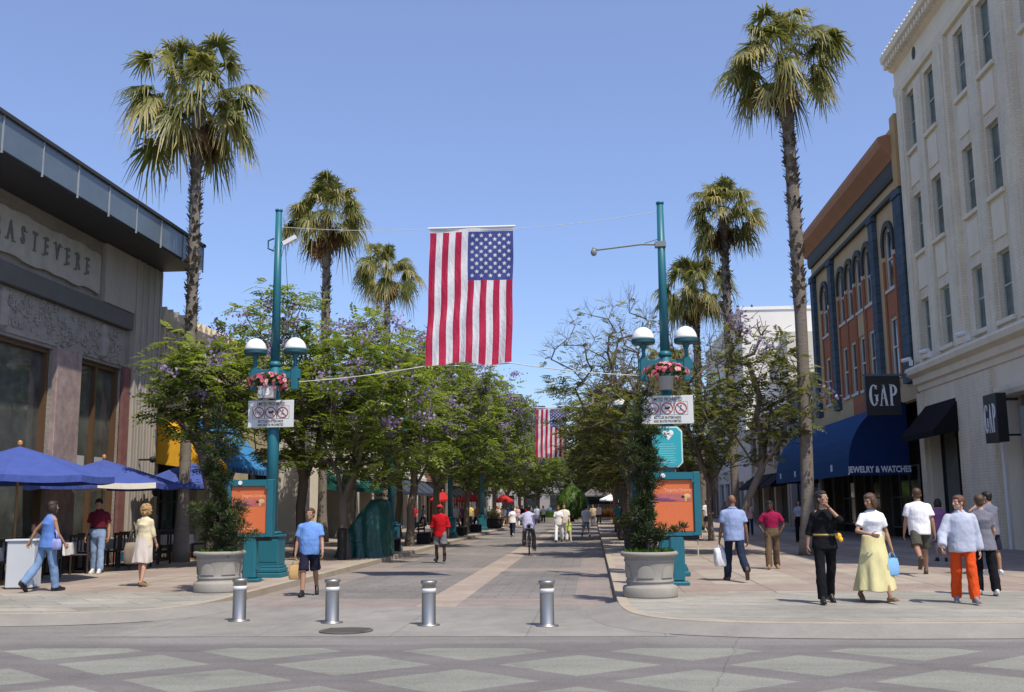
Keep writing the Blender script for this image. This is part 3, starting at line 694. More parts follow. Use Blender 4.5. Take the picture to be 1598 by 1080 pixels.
m = MB(); m.box(-28, 12, zz(8.94), -12.6, 31.72, zz(8.99)); m.box(-28, 12, zz(9.6), -12.61, 31.7, zz(9.68)); m.build('soffit', SOF, tr)
m = MB(); m.tube([L.P(30.6, 3.15, .15), L.P(30.6, 3.15, .55)], .03, 6); m.ell(L.P(30.6, 3.15, .6), .1); m.ell(L.P(31.5, 2.2, .35), (.12, .12, .16)); m.build('wall_lamp', BLACK, tr)

# ---------------------------------------------------------------- further blocks on the left
ob = thing('ornate_building', 'low tan building with a carved zigzag parapet next to the grey restaurant', 'building')
ORN = M('ornate_tan', (.50, .42, .29), .9, .25, 2.5, bump=.5, bs=16, dist=.02)
ops = [(32.4+i*4.4, 35.8+i*4.4, .2, 3.6) for i in range(4)]
m = MB(); L.wall(m, 31.9, 50, 0, 7.9, ops, .4); L.body(m, 31.9, 50, 0, 7.9, -.7); m.build('wall', ORN, ob)
m = MB(); r2 = random.Random(8)
for i in range(36):
    u = 32.0+i*.5; V = [L.P(u, 7.85, -.1), L.P(u+.48, 7.85, -.1), L.P(u+.24, 8.25, -.1), L.P(u, 7.85, .15), L.P(u+.48, 7.85, .15), L.P(u+.24, 8.25, .15)]
    m.add(V, [(0, 1, 2), (3, 4, 5), (0, 1, 4, 3), (1, 2, 5, 4), (2, 0, 3, 5)])
m.build('parapet', ORN, ob)
m = MB()
L.prof(m, 31.9, 50, [(0, 7.6), (.12, 7.6), (.2, 7.9), (0, 7.95)]); L.prof(m, 31.9, 50, [(0, 6.0), (.12, 6.0), (.12, 6.2), (0, 6.2)])
for i in range(30):
    u = 32.2+i*.6
    m.tube([L.P(u+.2+.16*cos(t), 6.9+.38*sin(t)*1.3, .08+.05*sin(2*t)) for t in [k*pi/5 for k in range(10)]], .05, 5, closed=True)
    L.box(m, u-.06, u+.02, 6.3, 7.55, -.02, .14)
m.build('frieze', ORN, ob)
for o_ in ops: L.win(ob, *o_, .36, BLACK, GLS, 3, 2, .08, name='shop_window')
aw = awning(ob, L, 32.2, 34.5, 3.1, 4.9, 1.55, Cl('yellow_canvas', (.68, .36, .03), .2)); 
aw = awning(ob, L, 34.52, 39.2, 3.1, 4.9, 1.55, Cl('bright_blue_canvas', (.05, .22, .48), .2))
m = MB()
Rt = Matrix.Rotation(atan2(1.35, 1.4), 3, 'Y').to_3x3()
cpt = Vector(L.P(36.0, 4.1, .69)); nrm = Vector((1.4, 0, 1.35)).normalized()
m.ell(cpt+nrm*.03, (.3, .42, .04), Rt, 14, 6); m.m = 1; m.ell(cpt+nrm*.05, (.2, .2, .04), Rt, 12, 6)
m.build('logo', [M('logo_white', (.75, .73, .7)), M('logo_red', (.5, .06, .05))], aw)
for k in range(9):
    pass
m = MB()
for k in range(10): L.box(m, 35.0+k*.36, 35.22+k*.36, 2.93, 3.04, 1.552, 1.56)
m.build('awning_mark', M('logo_navy', (.06, .06, .2)), aw)
m = MB()
for k in range(5): L.box(m, 32.5+k*.36, 32.72+k*.36, 2.93, 3.04, 1.552, 1.56)
m.build('awning_mark', M('logo_brown', (.25, .1, .02)), ob)
def shopblock(label, u0, u1, h, mat, pm, nb, aww=None, upper=True, gm=GLS, pier=None, fac=L):
    t = thing('shop_building', label, 'building'); w = (u1-u0)/nb
    ops = [(u0+i*w+.5, u0+i*w+w-.5, .25, 3.3) for i in range(nb)]
    if upper: ops += [(u0+i*w+.9, u0+i*w+w-.9, 4.7, min(7.2, h-1)) for i in range(nb)]
    m = MB(); fac.wall(m, u0, u1, 0, h, ops, .3); fac.body(m, u0, u1, 0, h, -.6)
    fac.prof(m, u0, u1, [(0, h-.4), (.15, h-.35), (.25, h), (0, h+.05)]); fac.prof(m, u0, u1, [(0, 3.7), (.14, 3.75), (.14, 4.0), (0, 4.05)]); m.build('wall', mat, t)
    if pier:
        m = MB()
        for i in range(nb+1): m = MB(); fac.box(m, u0+i*w-.4 if i else u0+.02, u0+i*w+.4 if i < nb else u1-.02, .1, h-.5, -.02, pier); m.build('pier', pm, t)
    for o_ in ops: fac.win(t, *o_, .28, pm if not pier else WHITE, gm, 2, 2 if o_[2] > 1 else 1, .08)
    if aww:
        for i in range(nb): awning(t, fac, u0+i*w+.4, u0+i*w+w-.4, 2.7, 3.7, 1.3, aww)
    return t
shopblock('pale concrete shop building with projecting piers past the yellow awning', 50.05, 66, 7.4, M('pale_concrete', (.60, .56, .48), .9, .12, 1.5, bump=.2, bs=30), M('pier_concrete', (.56, .52, .44), .9, .12), 4, Cl('green_canvas', (.012, .085, .07), .2), True, GLW, .7)
shopblock('white two storey shop front midway along the left side', 66.05, 86, 8.2, M('warm_white', (.72, .69, .62), .85, .08), WHITE, 5, Cl('slate_canvas', (.05, .06, .08), .2), True, GLW)
shopblock('brick shop building far down the left side', 86.05, 112, 9.0, M('red_brick_far', (.25, .12, .08), .9, .2), WHITE, 6, Cl('black_canvas', (.01, .01, .01)), True)
shopblock('grey shop building last in the row on the left', 112.05, 160, 8.0, M('grey_far', (.5, .5, .48), .9, .1), WHITE, 9)
fin_ = thing('concrete_fin', 'tall pale concrete wall fin standing out from the shops behind the left lamp post', 'wall', (-13.2, 44.6, .12))
m = MB(); m.box(-.8, -.35, 0, .75, .35, 5.2, .03); m.build('slab', M('fin_concrete', (.55, .52, .45), .9, .12, 2, bump=.2, bs=40), fin_)
m = MB(); m.box(-.85, -.4, 5.2, .8, .4, 5.35, .02); m.build('coping', CONC, fin_)
db = thing('office_building', 'distant dark slate office block above the trees at the end of the street', 'building')
m = MB(); m.box(-22, 200, 0, -13.2, 225, 23.0); m.box(-13.2, 202, 0, -9.0, 225, 21.2); m.build('wall', M('slate_cladding', (.055, .06, .085), .6, .1, .2), db)
m = MB()
for z in range(4, 23, 3): m.box(-21.8, 199.9, z, -13.4, 200, z+1.4)
m.build('window_band', Glass('slate_glass', (.03, .035, .05), .1), db)
eb = thing('end_building', 'pale building closing the far end of the promenade behind the trees', 'building')
m = MB(); m.box(-30, 172, 0, 32, 190, 7.5); m.build('wall', M('end_wall', (.34, .33, .31), .9, .12, .5), eb)
m = MB()
for k in range(14): m.box(-28+k*4.2, 171.9, 1, -25.6+k*4.2, 172, 3.4)
m.build('window_band', GLS, eb)
# ================================================================ vegetation
JAC = Leaf('jacaranda_leaf', (.055, .088, .024), (.17, .225, .05), (.34, .40, .10), .5)
OLV = Leaf('olive_leaf', (.055, .066, .026), (.145, .158, .055), (.28, .285, .115), .48)
FARL = Leaf('far_leaf', (.05, .07, .03), (.12, .15, .055), (.21, .235, .10), .4)
BLO = Leaf('jacaranda_blossom', (.20, .14, .38), (.31, .23, .52), (.44, .36, .64), .3)
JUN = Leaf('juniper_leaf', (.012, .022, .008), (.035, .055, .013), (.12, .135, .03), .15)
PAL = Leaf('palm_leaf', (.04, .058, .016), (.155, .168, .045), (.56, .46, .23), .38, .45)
DEAD = Leaf('dead_palm_leaf', (.05, .025, .012), (.15, .08, .035), (.30, .19, .09), .2)
GRS = Leaf('grass_leaf', (.02, .05, .01), (.05, .12, .02), (.12, .2, .04), .3)
BRK = M('tree_bark', (.15, .12, .095), .9, .3, 3, bump=.6, bs=25, stretch=(1, 1, .3), dist=.02)
BRKD = M('dark_bark', (.07, .055, .045), .9, .3, 3, bump=.5, bs=25, stretch=(1, 1, .3))

def skeleton(rs, h, cr, fork, ncl, zc, ch, lean, spread=.55, off=(0, 0)):
    """trunk, limbs and a twig to every leaf clump; returns nodes, parents, tip flags"""
    N = [np.array((0, 0, 0.))]; P = [-1]
    for k in range(1, 4):
        t = k/3; N.append(np.array((lean[0]*t*t+rs.normal()*.03, lean[1]*t*t+rs.normal()*.03, fork*t))); P.append(len(N)-2)
    f = len(N)-1; nl = rs.integers(3, 5); a0 = rs.random()*6.28
    for l in range(nl):
        a = a0+2*pi*l/nl+rs.normal()*.25; p = f; L = (zc-fork)*rs.uniform(.75, 1.1)
        for k in range(1, 4):
            r = cr*spread*(k/3)*rs.uniform(.8, 1.15)
            N.append(N[f]+np.array((cos(a)*r+off[0]*k/3, sin(a)*r+off[1]*k/3, L*(k/3)**.85))+rs.normal(size=3)*.08); P.append(p); p = len(N)-1
    C = []
    tries = 0; md = 1.5*cr/ncl**(1/3)*.75
    while len(C) < ncl and tries < ncl*60:
        tries += 1
        d = rs.normal(size=3); d /= np.linalg.norm(d); rr = rs.random()**.38
        c = np.array((d[0]*cr*rr+off[0], d[1]*cr*rr+off[1], zc+d[2]*ch*rr))
        if c[2] < fork+.3: continue
        k = .72+.28*sin(3*atan2(d[1], d[0])+a0)+.1*rs.normal()
        if rr > k+.12: continue
        if all(np.linalg.norm((c-q)*np.array((1, 1, 1.3))) > md for q in C): C.append(c)
        if tries % (ncl*8) == 0: md *= .8
    C.sort(key=lambda c: np.linalg.norm(c-N[f])); tips = []
    for c in C:
        A = np.array(N[f:]); d = np.linalg.norm(A-c, axis=1)+.6*np.maximum(0, A[:, 2]-c[2]); j = f+int(np.argmin(d))
        b = N[j]; n = max(1, int(np.linalg.norm(c-b)/.7))
        for k in range(1, n+1):
            t = k/n; q = b+(c-b)*t+np.array((0, 0, -.12*sin(pi*t)*np.linalg.norm(c-b)*.5))+rs.normal(size=3)*.06*(k < n)
            N.append(q); P.append(j if k == 1 else len(N)-2)
        tips.append(len(N)-1)
    return N, P, tips

def limbs(N, P, tips, r0, mb, n=7):
    cnt = np.zeros(len(N))
    for t in tips:
        i = t
        while i >= 0: cnt[i] += 1; i = P[i]
    tot = max(cnt[0], 1); rad = r0*np.maximum(cnt/tot, .0008)**.5; rad[0] *= 1.35
    kids = [[] for _ in N]
    for i, p in enumerate(P):
        if p >= 0: kids[p].append(i)
    def walk(i, chain):
        while True:
            chain.append(i)
            ks = [k for k in kids[i] if cnt[k] > 0]
            if not ks: break
            ks.sort(key=lambda k: -cnt[k])
            for k in ks[1:]: walk(k, [i])
            i = ks[0]
        if len(chain) > 1:
            rr = [rad[c] for c in chain]
            if chain[0] != 0: rr[0] = rr[1]
            mb.tube([N[c] for c in chain], rr, n if rr[0] > .03 else 4, caps=False)
    walk(0, [])

def frond_sprays(rs, c, nsp, rad, L, npair, lw, flat=.45):
    """pinnate leaf sprays round a clump centre -> quads, values"""
    n = nsp; a = rs.random(n)*2*pi; rr = rad*np.sqrt(rs.random(n))
    hh = rs.normal(size=n)*.32*flat*rad*1.6
    org = c+np.stack([np.cos(a)*rr*.75, np.sin(a)*rr*.75, hh], 1)
    a2 = a+rs.normal(size=n)*.6; el = rs.normal(size=n)*.35+.1
    d = np.stack([np.cos(a2)*np.cos(el), np.sin(a2)*np.cos(el), np.sin(el)], 1)
    s = np.stack([-np.sin(a2), np.cos(a2), rs.normal(size=n)*.25], 1); s /= np.linalg.norm(s, axis=1)[:, None]
    Ls = L*rs.uniform(.7, 1.25, n); Q = []; V = []
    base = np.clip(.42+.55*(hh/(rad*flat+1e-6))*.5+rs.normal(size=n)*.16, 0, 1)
    for k in range(npair+1):
        t = (k+.6)/(npair+.6); p = org+d*(Ls*t)[:, None]; p[:, 2] -= .22*Ls*t*t
        ll = Ls*.46*(1-.55*abs(t-.45)*1.6)
        for sg in ((1, -1) if k < npair else (0,)):
            dir_ = d*.55+s*sg*.85 if sg else d
            dir_ = dir_/np.linalg.norm(dir_, axis=1)[:, None]
            w = np.cross(dir_, np.cross(d, s)); w /= np.linalg.norm(w, axis=1)[:, None]
            e = p+dir_*ll[:, None]; e[:, 2] -= ll*.18; m = p+dir_*(ll*.45)[:, None]
            Q.append(np.stack([p, m+w*(lw*.5), e, m-w*(lw*.5)], 1)); V.append(np.clip(base+rs.normal(size=n)*.06, 0, 1))
    return np.concatenate(Q), np.concatenate(V)

def tree(label, x, y, h, cr, fork, ncl, mat, nsp, L, npair, lw, crad, lean=(0, 0), r0=.17, blossoms=0, ch=None, zc=None, bare=0, seed=1, bark=None, group=None, off=(0, 0), z=.12, name='street_tree', cat='tree', spread=.55):
    rs = np.random.default_rng(seed); ch = ch or (h-fork)*.5; zc = zc or h-ch*.95
    N, P, tips = skeleton(rs, h, cr, fork, ncl, zc, ch, lean, spread, off)
    t = thing(name, label, cat, (x, y, z), 0, group)
    Q = []; V = []
    nbare = set(int(i) for i in np.argsort([-N[k][2] for k in tips])[:int(bare*len(tips))])
    ntip = list(tips)
    mb = MB(); Nn, Pp = list(N), list(P); tt = list(tips)
    if bare:
        for i in nbare:                          # bare twigs reaching past the leaves
            b = tips[i]
            for q in range(6):
                d = rs.normal(size=3); d[2] = abs(d[2])*1.0+.5; d[:2] += (N[b][:2]-np.array(off))*.35; d = d/np.linalg.norm(d)*rs.uniform(.35, .95)
                Nn.append(N[b]+d*.55+rs.normal(size=3)*.05); Pp.append(b); Nn.append(N[b]+d); Pp.append(len(Nn)-2); tt.append(len(Nn)-1)
                for w in range(2):
                    Nn.append(N[b]+d*.55+rs.normal(size=3)*.22+np.array((0, 0, .12))); Pp.append(len(Nn)-3-w); tt.append(len(Nn)-1)
    limbs(Nn, Pp, tt, r0, mb); mb.build('trunk', bark or BRK, t, True)
    for i, k in enumerate(tips):
        c = N[k]; thin = .42 if i in nbare else 1
        q, v = frond_sprays(rs, c, max(3, int(nsp*thin*rs.uniform(.7, 1.3))), crad*rs.uniform(.75, 1.25)*(1.3 if thin < 1 else 1), L*(.8 if thin < 1 else 1), npair, lw)
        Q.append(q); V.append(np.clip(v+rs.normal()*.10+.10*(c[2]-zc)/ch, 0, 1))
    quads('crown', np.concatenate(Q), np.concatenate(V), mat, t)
    if blossoms:
        Q = []; V = []; top = [k for k in tips if N[k][2] > zc-.5*ch]
        for _ in range(blossoms):
            k = top[rs.integers(len(top))]; o = N[k]-np.array((off[0], off[1], zc)); o = o/np.linalg.norm(o)
            c = N[k]+o*crad*.55+rs.normal(size=3)*.12+np.array((0, 0, .15)); n = 46
            p = c+rs.normal(size=(n, 3))*np.array((.17, .17, .13)); a = rs.normal(size=(n, 3)); a /= np.linalg.norm(a, axis=1)[:, None]
            b = np.cross(a, rs.normal(size=(n, 3))); b /= np.linalg.norm(b, axis=1)[:, None]
            Q.append(np.stack([p-a*.06, p+b*.04, p+a*.06, p-b*.04], 1)); V.append(rs.random(n))
        quads('blossoms', np.concatenate(Q), np.concatenate(V), BLO, t)
    return t

# left row of jacarandas: (x, y, height, crown radius, fork, lean, crown offset, label)
LJ = [(-9.9, 26.6, 6.3, 1.65, 3.0, (-.3, -.2), (-.35, -.2), 'leafy jacaranda spreading behind the left juniper planter, nearest of its row'),
      (-9.5, 33.2, 8.7, 3.4, 2.3, (.1, 0), (0, -.5), 'jacaranda with a forked trunk just behind the man in the blue tee'),
      (-7.5, 31.2, 7.2, 3.2, 1.75, (-.15, 0), (.6, .3), 'jacaranda with a wide V shaped trunk beside the green tarpaulin'),
      (-9.6, 40.5, 9.4, 3.5, 2.5, (.1, 0), (0, 0), 'tall jacaranda behind the V trunked one, near the second palm'),
      (-7.3, 41.0, 8.4, 3.1, 2.2, (.2, 0), (.6, 0), 'jacaranda beside the second teal lamp post'),
      (-7.5, 49.5, 9.3, 3.5, 2.3, (0, 0), (.5, 0), 'jacaranda with purple blossoms under the big flag'),
      (-9.8, 52.0, 9.0, 3.4, 2.6, (0, 0), (0, 0), 'jacaranda close to the shop fronts below the third palm'),
      (-7.2, 58.5, 9.2, 3.4, 2.3, (.1, 0), (.4, 0), 'purple flowering jacaranda right of the big flag bottom edge'),
      (-7.4, 68.0, 9.2, 3.5, 2.4, (0, 0), (.4, 0), 'jacaranda beside the third teal lamp post'),
      (-7.4, 78.0, 9.4, 3.6, 2.4, (0, 0), (.5, 0), 'jacaranda in front of the yellowish far palm'),
      (-7.3, 88.0, 8.6, 3.6, 2.4, (0, 0), (.5, 0), 'jacaranda left of the small second flag'),
      (-7.0, 99.0, 8.2, 3.8, 2.4, (0, 0), (.6, 0), 'jacaranda left of the clipped weeping topiary')]
for i, (x, y, h, cr, fk, ln, of, lab) in enumerate(LJ):
    near = y < 45
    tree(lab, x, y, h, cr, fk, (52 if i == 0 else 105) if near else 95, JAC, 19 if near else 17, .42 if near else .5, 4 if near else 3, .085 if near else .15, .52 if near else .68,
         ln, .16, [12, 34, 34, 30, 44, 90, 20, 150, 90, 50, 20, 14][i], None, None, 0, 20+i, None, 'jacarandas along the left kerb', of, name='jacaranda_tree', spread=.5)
RT = [(1.75, 33.0, 6.2, 2.0, 2.0, (-.1, 0), (-.5, .3), .25, 'olive leaved street tree right behind the orange map panel on the right'),
      (1.6, 41.0, 9.7, 2.7, 2.3, (-.1, 0), (-.7, 0), .34, 'half bare street tree with twigs sticking up left of the right lamp post'),
      (4.3, 31.5, 7.0, 1.9, 2.5, (.8, 0), (.9, 0), .06, 'street tree with a leaning trunk and thin twigs, left of the nearest right palm'),
      (1.6, 50.0, 7.0, 2.9, 2.2, (-.1, 0), (-.6, 0), .2, 'dense dark street tree right of the small second flag'),
      (4.9, 44.0, 9.0, 2.4, 2.2, (0, 0), (0, 0), .22, 'street tree behind the right lamp globes, near the second right palm'),
      (1.6, 60.0, 7.6, 3.0, 2.3, (0, 0), (-.5, 0), .12, 'street tree standing mid row on the right kerb'),
      (5.2, 57.0, 8.8, 2.8, 2.3, (0, 0), (0, 0), .12, 'tall street tree in front of the third right palm'),
      (1.6, 71.0, 7.6, 3.0, 2.3, (0, 0), (-.4, 0), .08, 'street tree further down the right kerb, past the middle of the row'),
      (1.7, 83.0, 7.6, 3.2, 2.3, (0, 0), (-.3, 0), .05, 'street tree near the dark roofed kiosk'),
      (2.0, 96.0, 7.6, 3.2, 2.3, (0, 0), (-.3, 0), .05, 'last street tree on the right before the flower bed')]
for i, (x, y, h, cr, fk, ln, of, ba, lab) in enumerate(RT):
    near = y < 46
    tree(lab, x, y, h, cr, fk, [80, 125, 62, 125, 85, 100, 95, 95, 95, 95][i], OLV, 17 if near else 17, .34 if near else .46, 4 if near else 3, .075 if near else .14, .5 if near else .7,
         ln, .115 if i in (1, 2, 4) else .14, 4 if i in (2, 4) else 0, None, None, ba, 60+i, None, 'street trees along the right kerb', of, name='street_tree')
FT = [(-12.5, 112, 9.5, 4.2), (-6.5, 124, 8.8, 4.2), (-1.0, 132, 8.2, 4.0), (4.5, 126, 8.8, 4.0), (9.5, 116, 9.0, 4.0), (-15, 132, 10.5, 4.5), (-9.5, 146, 9.5, 4.5), (1.5, 150, 9.5, 4.6), (9, 148, 10.0, 4.6), (15, 138, 9, 4.2), (-4, 156, 10, 4.6)]
FL = ['leafy tree at the far left end of the promenade', 'round tree behind the far crowd on the left', 'tree straight behind the topiary', 'tree behind the dark roofed kiosk', 'tree at the far right end of the promenade', 'taller hazy tree behind the far left row', 'hazy tree behind the far crowd', 'hazy tree just right of the street end', 'hazy tree at the right of the street end', 'hazy tree deep at the far right', 'hazy tree closing the middle of the view']
for i, (x, y, h, cr) in enumerate(FT):
    tree(FL[i], x, y, h, cr, 2.5, 90, FARL, 16, .75, 2, .3, 1.0, (0, 0), .22, 0, None, None, 0, 90+i, None, 'trees closing the far end', name='far_tree')

# ---------------------------------------------------------------- fan palms
PTR = M('palm_bark', (.21, .18, .15), .95, .35, 5, bump=.9, bs=22, stretch=(.6, .6, 3.0), dist=.03)
PBT = M('palm_boots', (.12, .085, .062), .95, .4, 9, bump=.6, bs=22)
BOOT = Leaf('palm_boot', (.07, .056, .044), (.14, .112, .086), (.23, .19, .15), .05, .9)
def palm(label, x, y, hc, seed, r=.21, rough=.45, size=1.0, bend=(0, 0), group='fan palms along the street', nf=52, flare=1.7):
    rs = np.random.default_rng(seed); t = thing('fan_palm', label, 'palm tree', (x, y, .12), 0, group)
    top = hc-.55*size; pts = []; rad = []
    for k in range(41):
        u = k/40; bx = bend[0]*sin(pi*u); by = bend[1]*sin(pi*u)
        pts.append((bx, by, top*u)); q = r*(1+.25*max(0, (.12-u)/.12)**1.4*flare*1.6)*(1-.12*u)
        if u > 1-rough: q *= 1.06+.07*rs.normal()
        if u > .93: q *= 1.25
        rad.append(max(.08, q))
    mb = MB(); mb.tube(pts, rad, 14); mb.build('trunk', PTR, t, True)
    Q = []; V = []
    nb = int(420*rough/.45)
    for k in range(nb):                          # old leaf bases
        u = 1-rough*rs.random()**1.1; a = rs.random()*6.28; rr = r*.98*(1.22 if u > .93 else 1.0)
        c = np.array((bend[0]*sin(pi*u)+cos(a)*rr, bend[1]*sin(pi*u)+sin(a)*rr, top*u)); s = np.array((-sin(a), cos(a), 0))*rs.uniform(.04, .09)
        o = np.array((cos(a), sin(a), 0)); e = c+o*rs.uniform(.05, .13)+np.array((0, 0, rs.uniform(.06, .24)))
        Q.append([c-s-o*.05, c+s-o*.05, e+s*.5, e-s*.5]); V.append(rs.random())
    quads('leaf_bases', Q, V, BOOT, t)
    Q = []; V = []; MI = []; C = np.array((0, 0, top+.1))
    def fan(el, az, pet, bl, dead, droop):
        d = np.array((cos(az)*cos(el), sin(az)*cos(el), sin(el))); s = np.array((-sin(az), cos(az), 0.))
        o = C+np.array((0, 0, rs.uniform(-.3, .25)*size))
        if dead: o = C+np.array((0, 0, -rs.uniform(0.1, .6)*size))
        e = o+d*pet; e[2] -= .12*pet*(1 if el < .8 else 0)
        w = s*.02; Q.append([o-w, o+w, e+w, e-w]); V.append(.55); MI.append(1 if dead else 0)
        dd = d.copy(); dd[2] -= .35*(1 if el < 1 else .2); dd /= np.linalg.norm(dd); up = np.cross(s, dd)
        tw = rs.normal()*.6; s2 = s*cos(tw)+up*sin(tw); up = np.cross(s2, dd); nb = 32
        sunt = rs.random(); dry = rs.random()**1.6
        for k in range(nb):
            a = (k/(nb-1)-.5)*radians(255 if not dead else 150); rr = bl*(1-.28*abs(a)/2.2)*rs.uniform(.88, 1.05)
            q = dd*cos(a)+s2*sin(a); q = q-up*(-.22*cos(a*.9)+.10)
            q /= np.linalg.norm(q); wd = np.cross(q, up); wd /= np.linalg.norm(wd)+1e-9
            p0 = e; pr = [p0]; ws = [.01, .032*size, .020*size, .004]
            for j, tt in enumerate((.38, .72, 1.0)):
                p = e+q*rr*tt; p[2] -= droop*rr*(tt**2.3)*(.55+.9*rs.random()); p += rs.normal(size=3)*.035*tt; pr.append(p)
            tip = rs.random()
            for j in range(3):
                Q.append([pr[j]-wd*ws[j], pr[j]+wd*ws[j], pr[j+1]+wd*ws[j+1], pr[j+1]-wd*ws[j+1]])
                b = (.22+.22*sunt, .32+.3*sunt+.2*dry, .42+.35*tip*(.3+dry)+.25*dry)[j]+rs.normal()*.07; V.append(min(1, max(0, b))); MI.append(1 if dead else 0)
    ga = 2.399963
    for i in range(nf):
        u = (i+.5)/nf; el = radians(88-118*u**1.0); fan(el+rs.normal()*.2, i*ga+rs.normal()*.35, size*(.80+.62*sin(pi*min(1, u*.75+.12)))*rs.uniform(.72, 1.2), size*rs.uniform(.66, .9), False, .5+.55*u*rs.uniform(.5, 1.5))
    for i in range(8): fan(radians(-45-28*rs.random()), rs.random()*6.28, size*rs.uniform(.3, .65), size*rs.uniform(.5, .75), True, .5)
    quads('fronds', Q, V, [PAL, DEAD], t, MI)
    return t
palm('tall fan palm in front of the grey restaurant, nearest on the left', -12.0, 29.6, 14.6, 1, .165, .52, 1.2, (.05, 0))
palm('fan palm behind the left lamp post, second along the left side', -12.3, 46.5, 15.7, 2, .20, .5, 1.15)
palm('shorter fan palm just left of the big flag', -12.6, 62.5, 16.6, 3, .20, .5, 1.2)
palm('fan palm half buried in jacarandas below the big flag', -12.4, 88, 13.7, 4, .25, .45, 1.45, nf=64)
palm('fan palm with pale fronds showing over the jacarandas left of the small flag', -12.4, 118, 14.2, 5, .25, .45, 1.5)
palm('very tall fan palm in front of the white corner building, nearest on the right', 6.3, 31.2, 15.8, 6, .19, .52, 1.06, (.12, 0))
palm('fan palm just right of the right lamp post, second along the right side', 6.6, 48.7, 15.8, 7, .19, .55, 1.1)
palm('fan palm half hidden behind the right lamp post top', 6.5, 62, 15.0, 8, .21, .5, 1.3, nf=64)
palm('far fan palm low behind the right street trees', 6.5, 84, 13.0, 9, .27, .5, 1.3)

# ---------------------------------------------------------------- concrete planters with junipers
def planter(label, x, y):
    t = thing('planter', label, 'planter', (x, y, .12), 0, None, .9); m = MB()
    m.lathe([(.50, 0), (.505, .03), (.505, .17), (.485, .20), (.44, .21), (.425, .23), (.42, .26), (.435, .27), (.44, .295), (.43, .31), (.425, .33), (.445, .5), (.45, .62), (.455, .635), (.47, .645), (.472, .67), (.458, .685), (.462, .72), (.50, .735), (.525, .75), (.532, .785), (.52, .81), (.50, .82), (.45, .82), (.44, .76)], n=48)
    m.build('bowl', CONC, t, True)
    m = MB(); m.lathe([(.44, .75), (.3, .78), (.01, .79)], n=24); m.build('soil', M('soil', (.05, .035, .025)), t, True)
    for k in range(6):                           # raised arched panels round the bowl
        m = MB(); a0 = 2*pi*k/6+.3
        ring = []
        for q in range(15):
            u = q/14*2-1; zt = .36+.22*sqrt(max(0, 1-abs(u)**2.6)); ring.append((a0+u*.36, zt))
        for q in range(14):
            V = []
            for (a, zt) in (ring[q], ring[q+1]):
                for z in (.355, zt): rr = .4365+.02*(z-.33)/.3; V.append((cos(a)*rr*1.012, sin(a)*rr*1.012, z))
            m.add(V, [(0, 2, 3, 1)])
        m.build('relief_panel', M('cast_concrete_light', (.32, .30, .26), .85, .12), t, True)
    return t
def juniper(label, x, y, h, seed, wide):
    rs = np.random.default_rng(seed); t = thing('juniper_shrub', label, 'juniper', (x, y, .8)); mb = MB(); Q = []; V = []
    stems = []
    for k in range(3):
        a = k*2.1+rs.random(); hh = h*(1 if k == 0 else rs.uniform(.55, .8)); tw = rs.random()*6.28
        pts = [np.array((cos(a)*.06*(k > 0)+.12*sin(4.2*u+tw)*u, .06*sin(a)*(k > 0)+.12*cos(3.6*u+tw)*u, hh*u)) for u in np.linspace(0, 1, 14)]
        mb.tube(pts, [max(.008, .05*(1-u)**.8*(1 if k == 0 else .7)) for u in np.linspace(0, 1, 14)], 7); stems.append((pts, hh))
    cl = []
    for pts, hh in stems:
        n_ = int(34*hh/h); az = rs.random()*6.28
        for i in range(n_):
            u = .05+.95*(i+rs.random())/n_; j = min(12, int(u*13)); p = pts[j]+(pts[j+1]-pts[j])*(u*13-j); az += 2.1+rs.normal()*.5
            R_ = wide(u*hh/h)*rs.choice((.22, .45, .8, 1.25))*rs.uniform(.8, 1.15); e = p+np.array((cos(az)*R_, sin(az)*R_, R_*rs.uniform(.0, .6)))
            mb.tube([p, (p+e)/2+np.array((0, 0, -.03)), e], [.012, .009, .005], 4, False)
            for q in np.arange(.35, 1.01, max(.12, .12/max(R_, .12))): cl.append((p+(e-p)*q+rs.normal(size=3)*.03, rs.uniform(.06, .13)))
    for c, rr in cl:
        n = 110; d = rs.normal(size=(n, 3)); d /= np.linalg.norm(d, axis=1)[:, None]; p = c+d*(rr*rs.random(n)**.5)[:, None]*np.array((1, 1, .8))
        b = d*.7+rs.normal(size=(n, 3))*.5+np.array((0, 0, .5)); b /= np.linalg.norm(b, axis=1)[:, None]
        w = np.cross(b, rs.normal(size=(n, 3))); w /= np.linalg.norm(w, axis=1)[:, None]; L_ = rs.uniform(.05, .12, n)[:, None]
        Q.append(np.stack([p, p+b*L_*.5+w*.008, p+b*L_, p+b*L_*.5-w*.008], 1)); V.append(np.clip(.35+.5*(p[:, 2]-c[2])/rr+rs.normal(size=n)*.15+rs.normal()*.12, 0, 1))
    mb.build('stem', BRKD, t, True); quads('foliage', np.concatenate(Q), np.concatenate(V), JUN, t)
    return t
def tuft(label, x, y, z, R_, n, hgt, seed, mat=GRS, name='ground_plants', cat='plants', kind=None):
    rs = np.random.default_rng(seed); a = rs.random(n)*6.28; r = R_*np.sqrt(rs.random(n)); p = np.stack([np.cos(a)*r, np.sin(a)*r, np.zeros(n)], 1)
    d = np.stack([np.cos(a)*.5, np.sin(a)*.5, np.ones(n)], 1)+rs.normal(size=(n, 3))*.45; d /= np.linalg.norm(d, axis=1)[:, None]; L_ = (hgt*rs.uniform(.5, 1.1, n))[:, None]
    w = np.cross(d, rs.normal(size=(n, 3))); w /= np.linalg.norm(w, axis=1)[:, None]
    o = quads(name, np.stack([p, p+d*L_*.5+w*.02, p+d*L_, p+d*L_*.5-w*.02], 1), np.clip(rs.normal(size=n)*.2+.5, 0, 1), mat); o.location = (x, y, z)
    return tag(o, label, cat, None, kind)
PL = G(341, 923, .12); PR = G(1015, 931, .12)
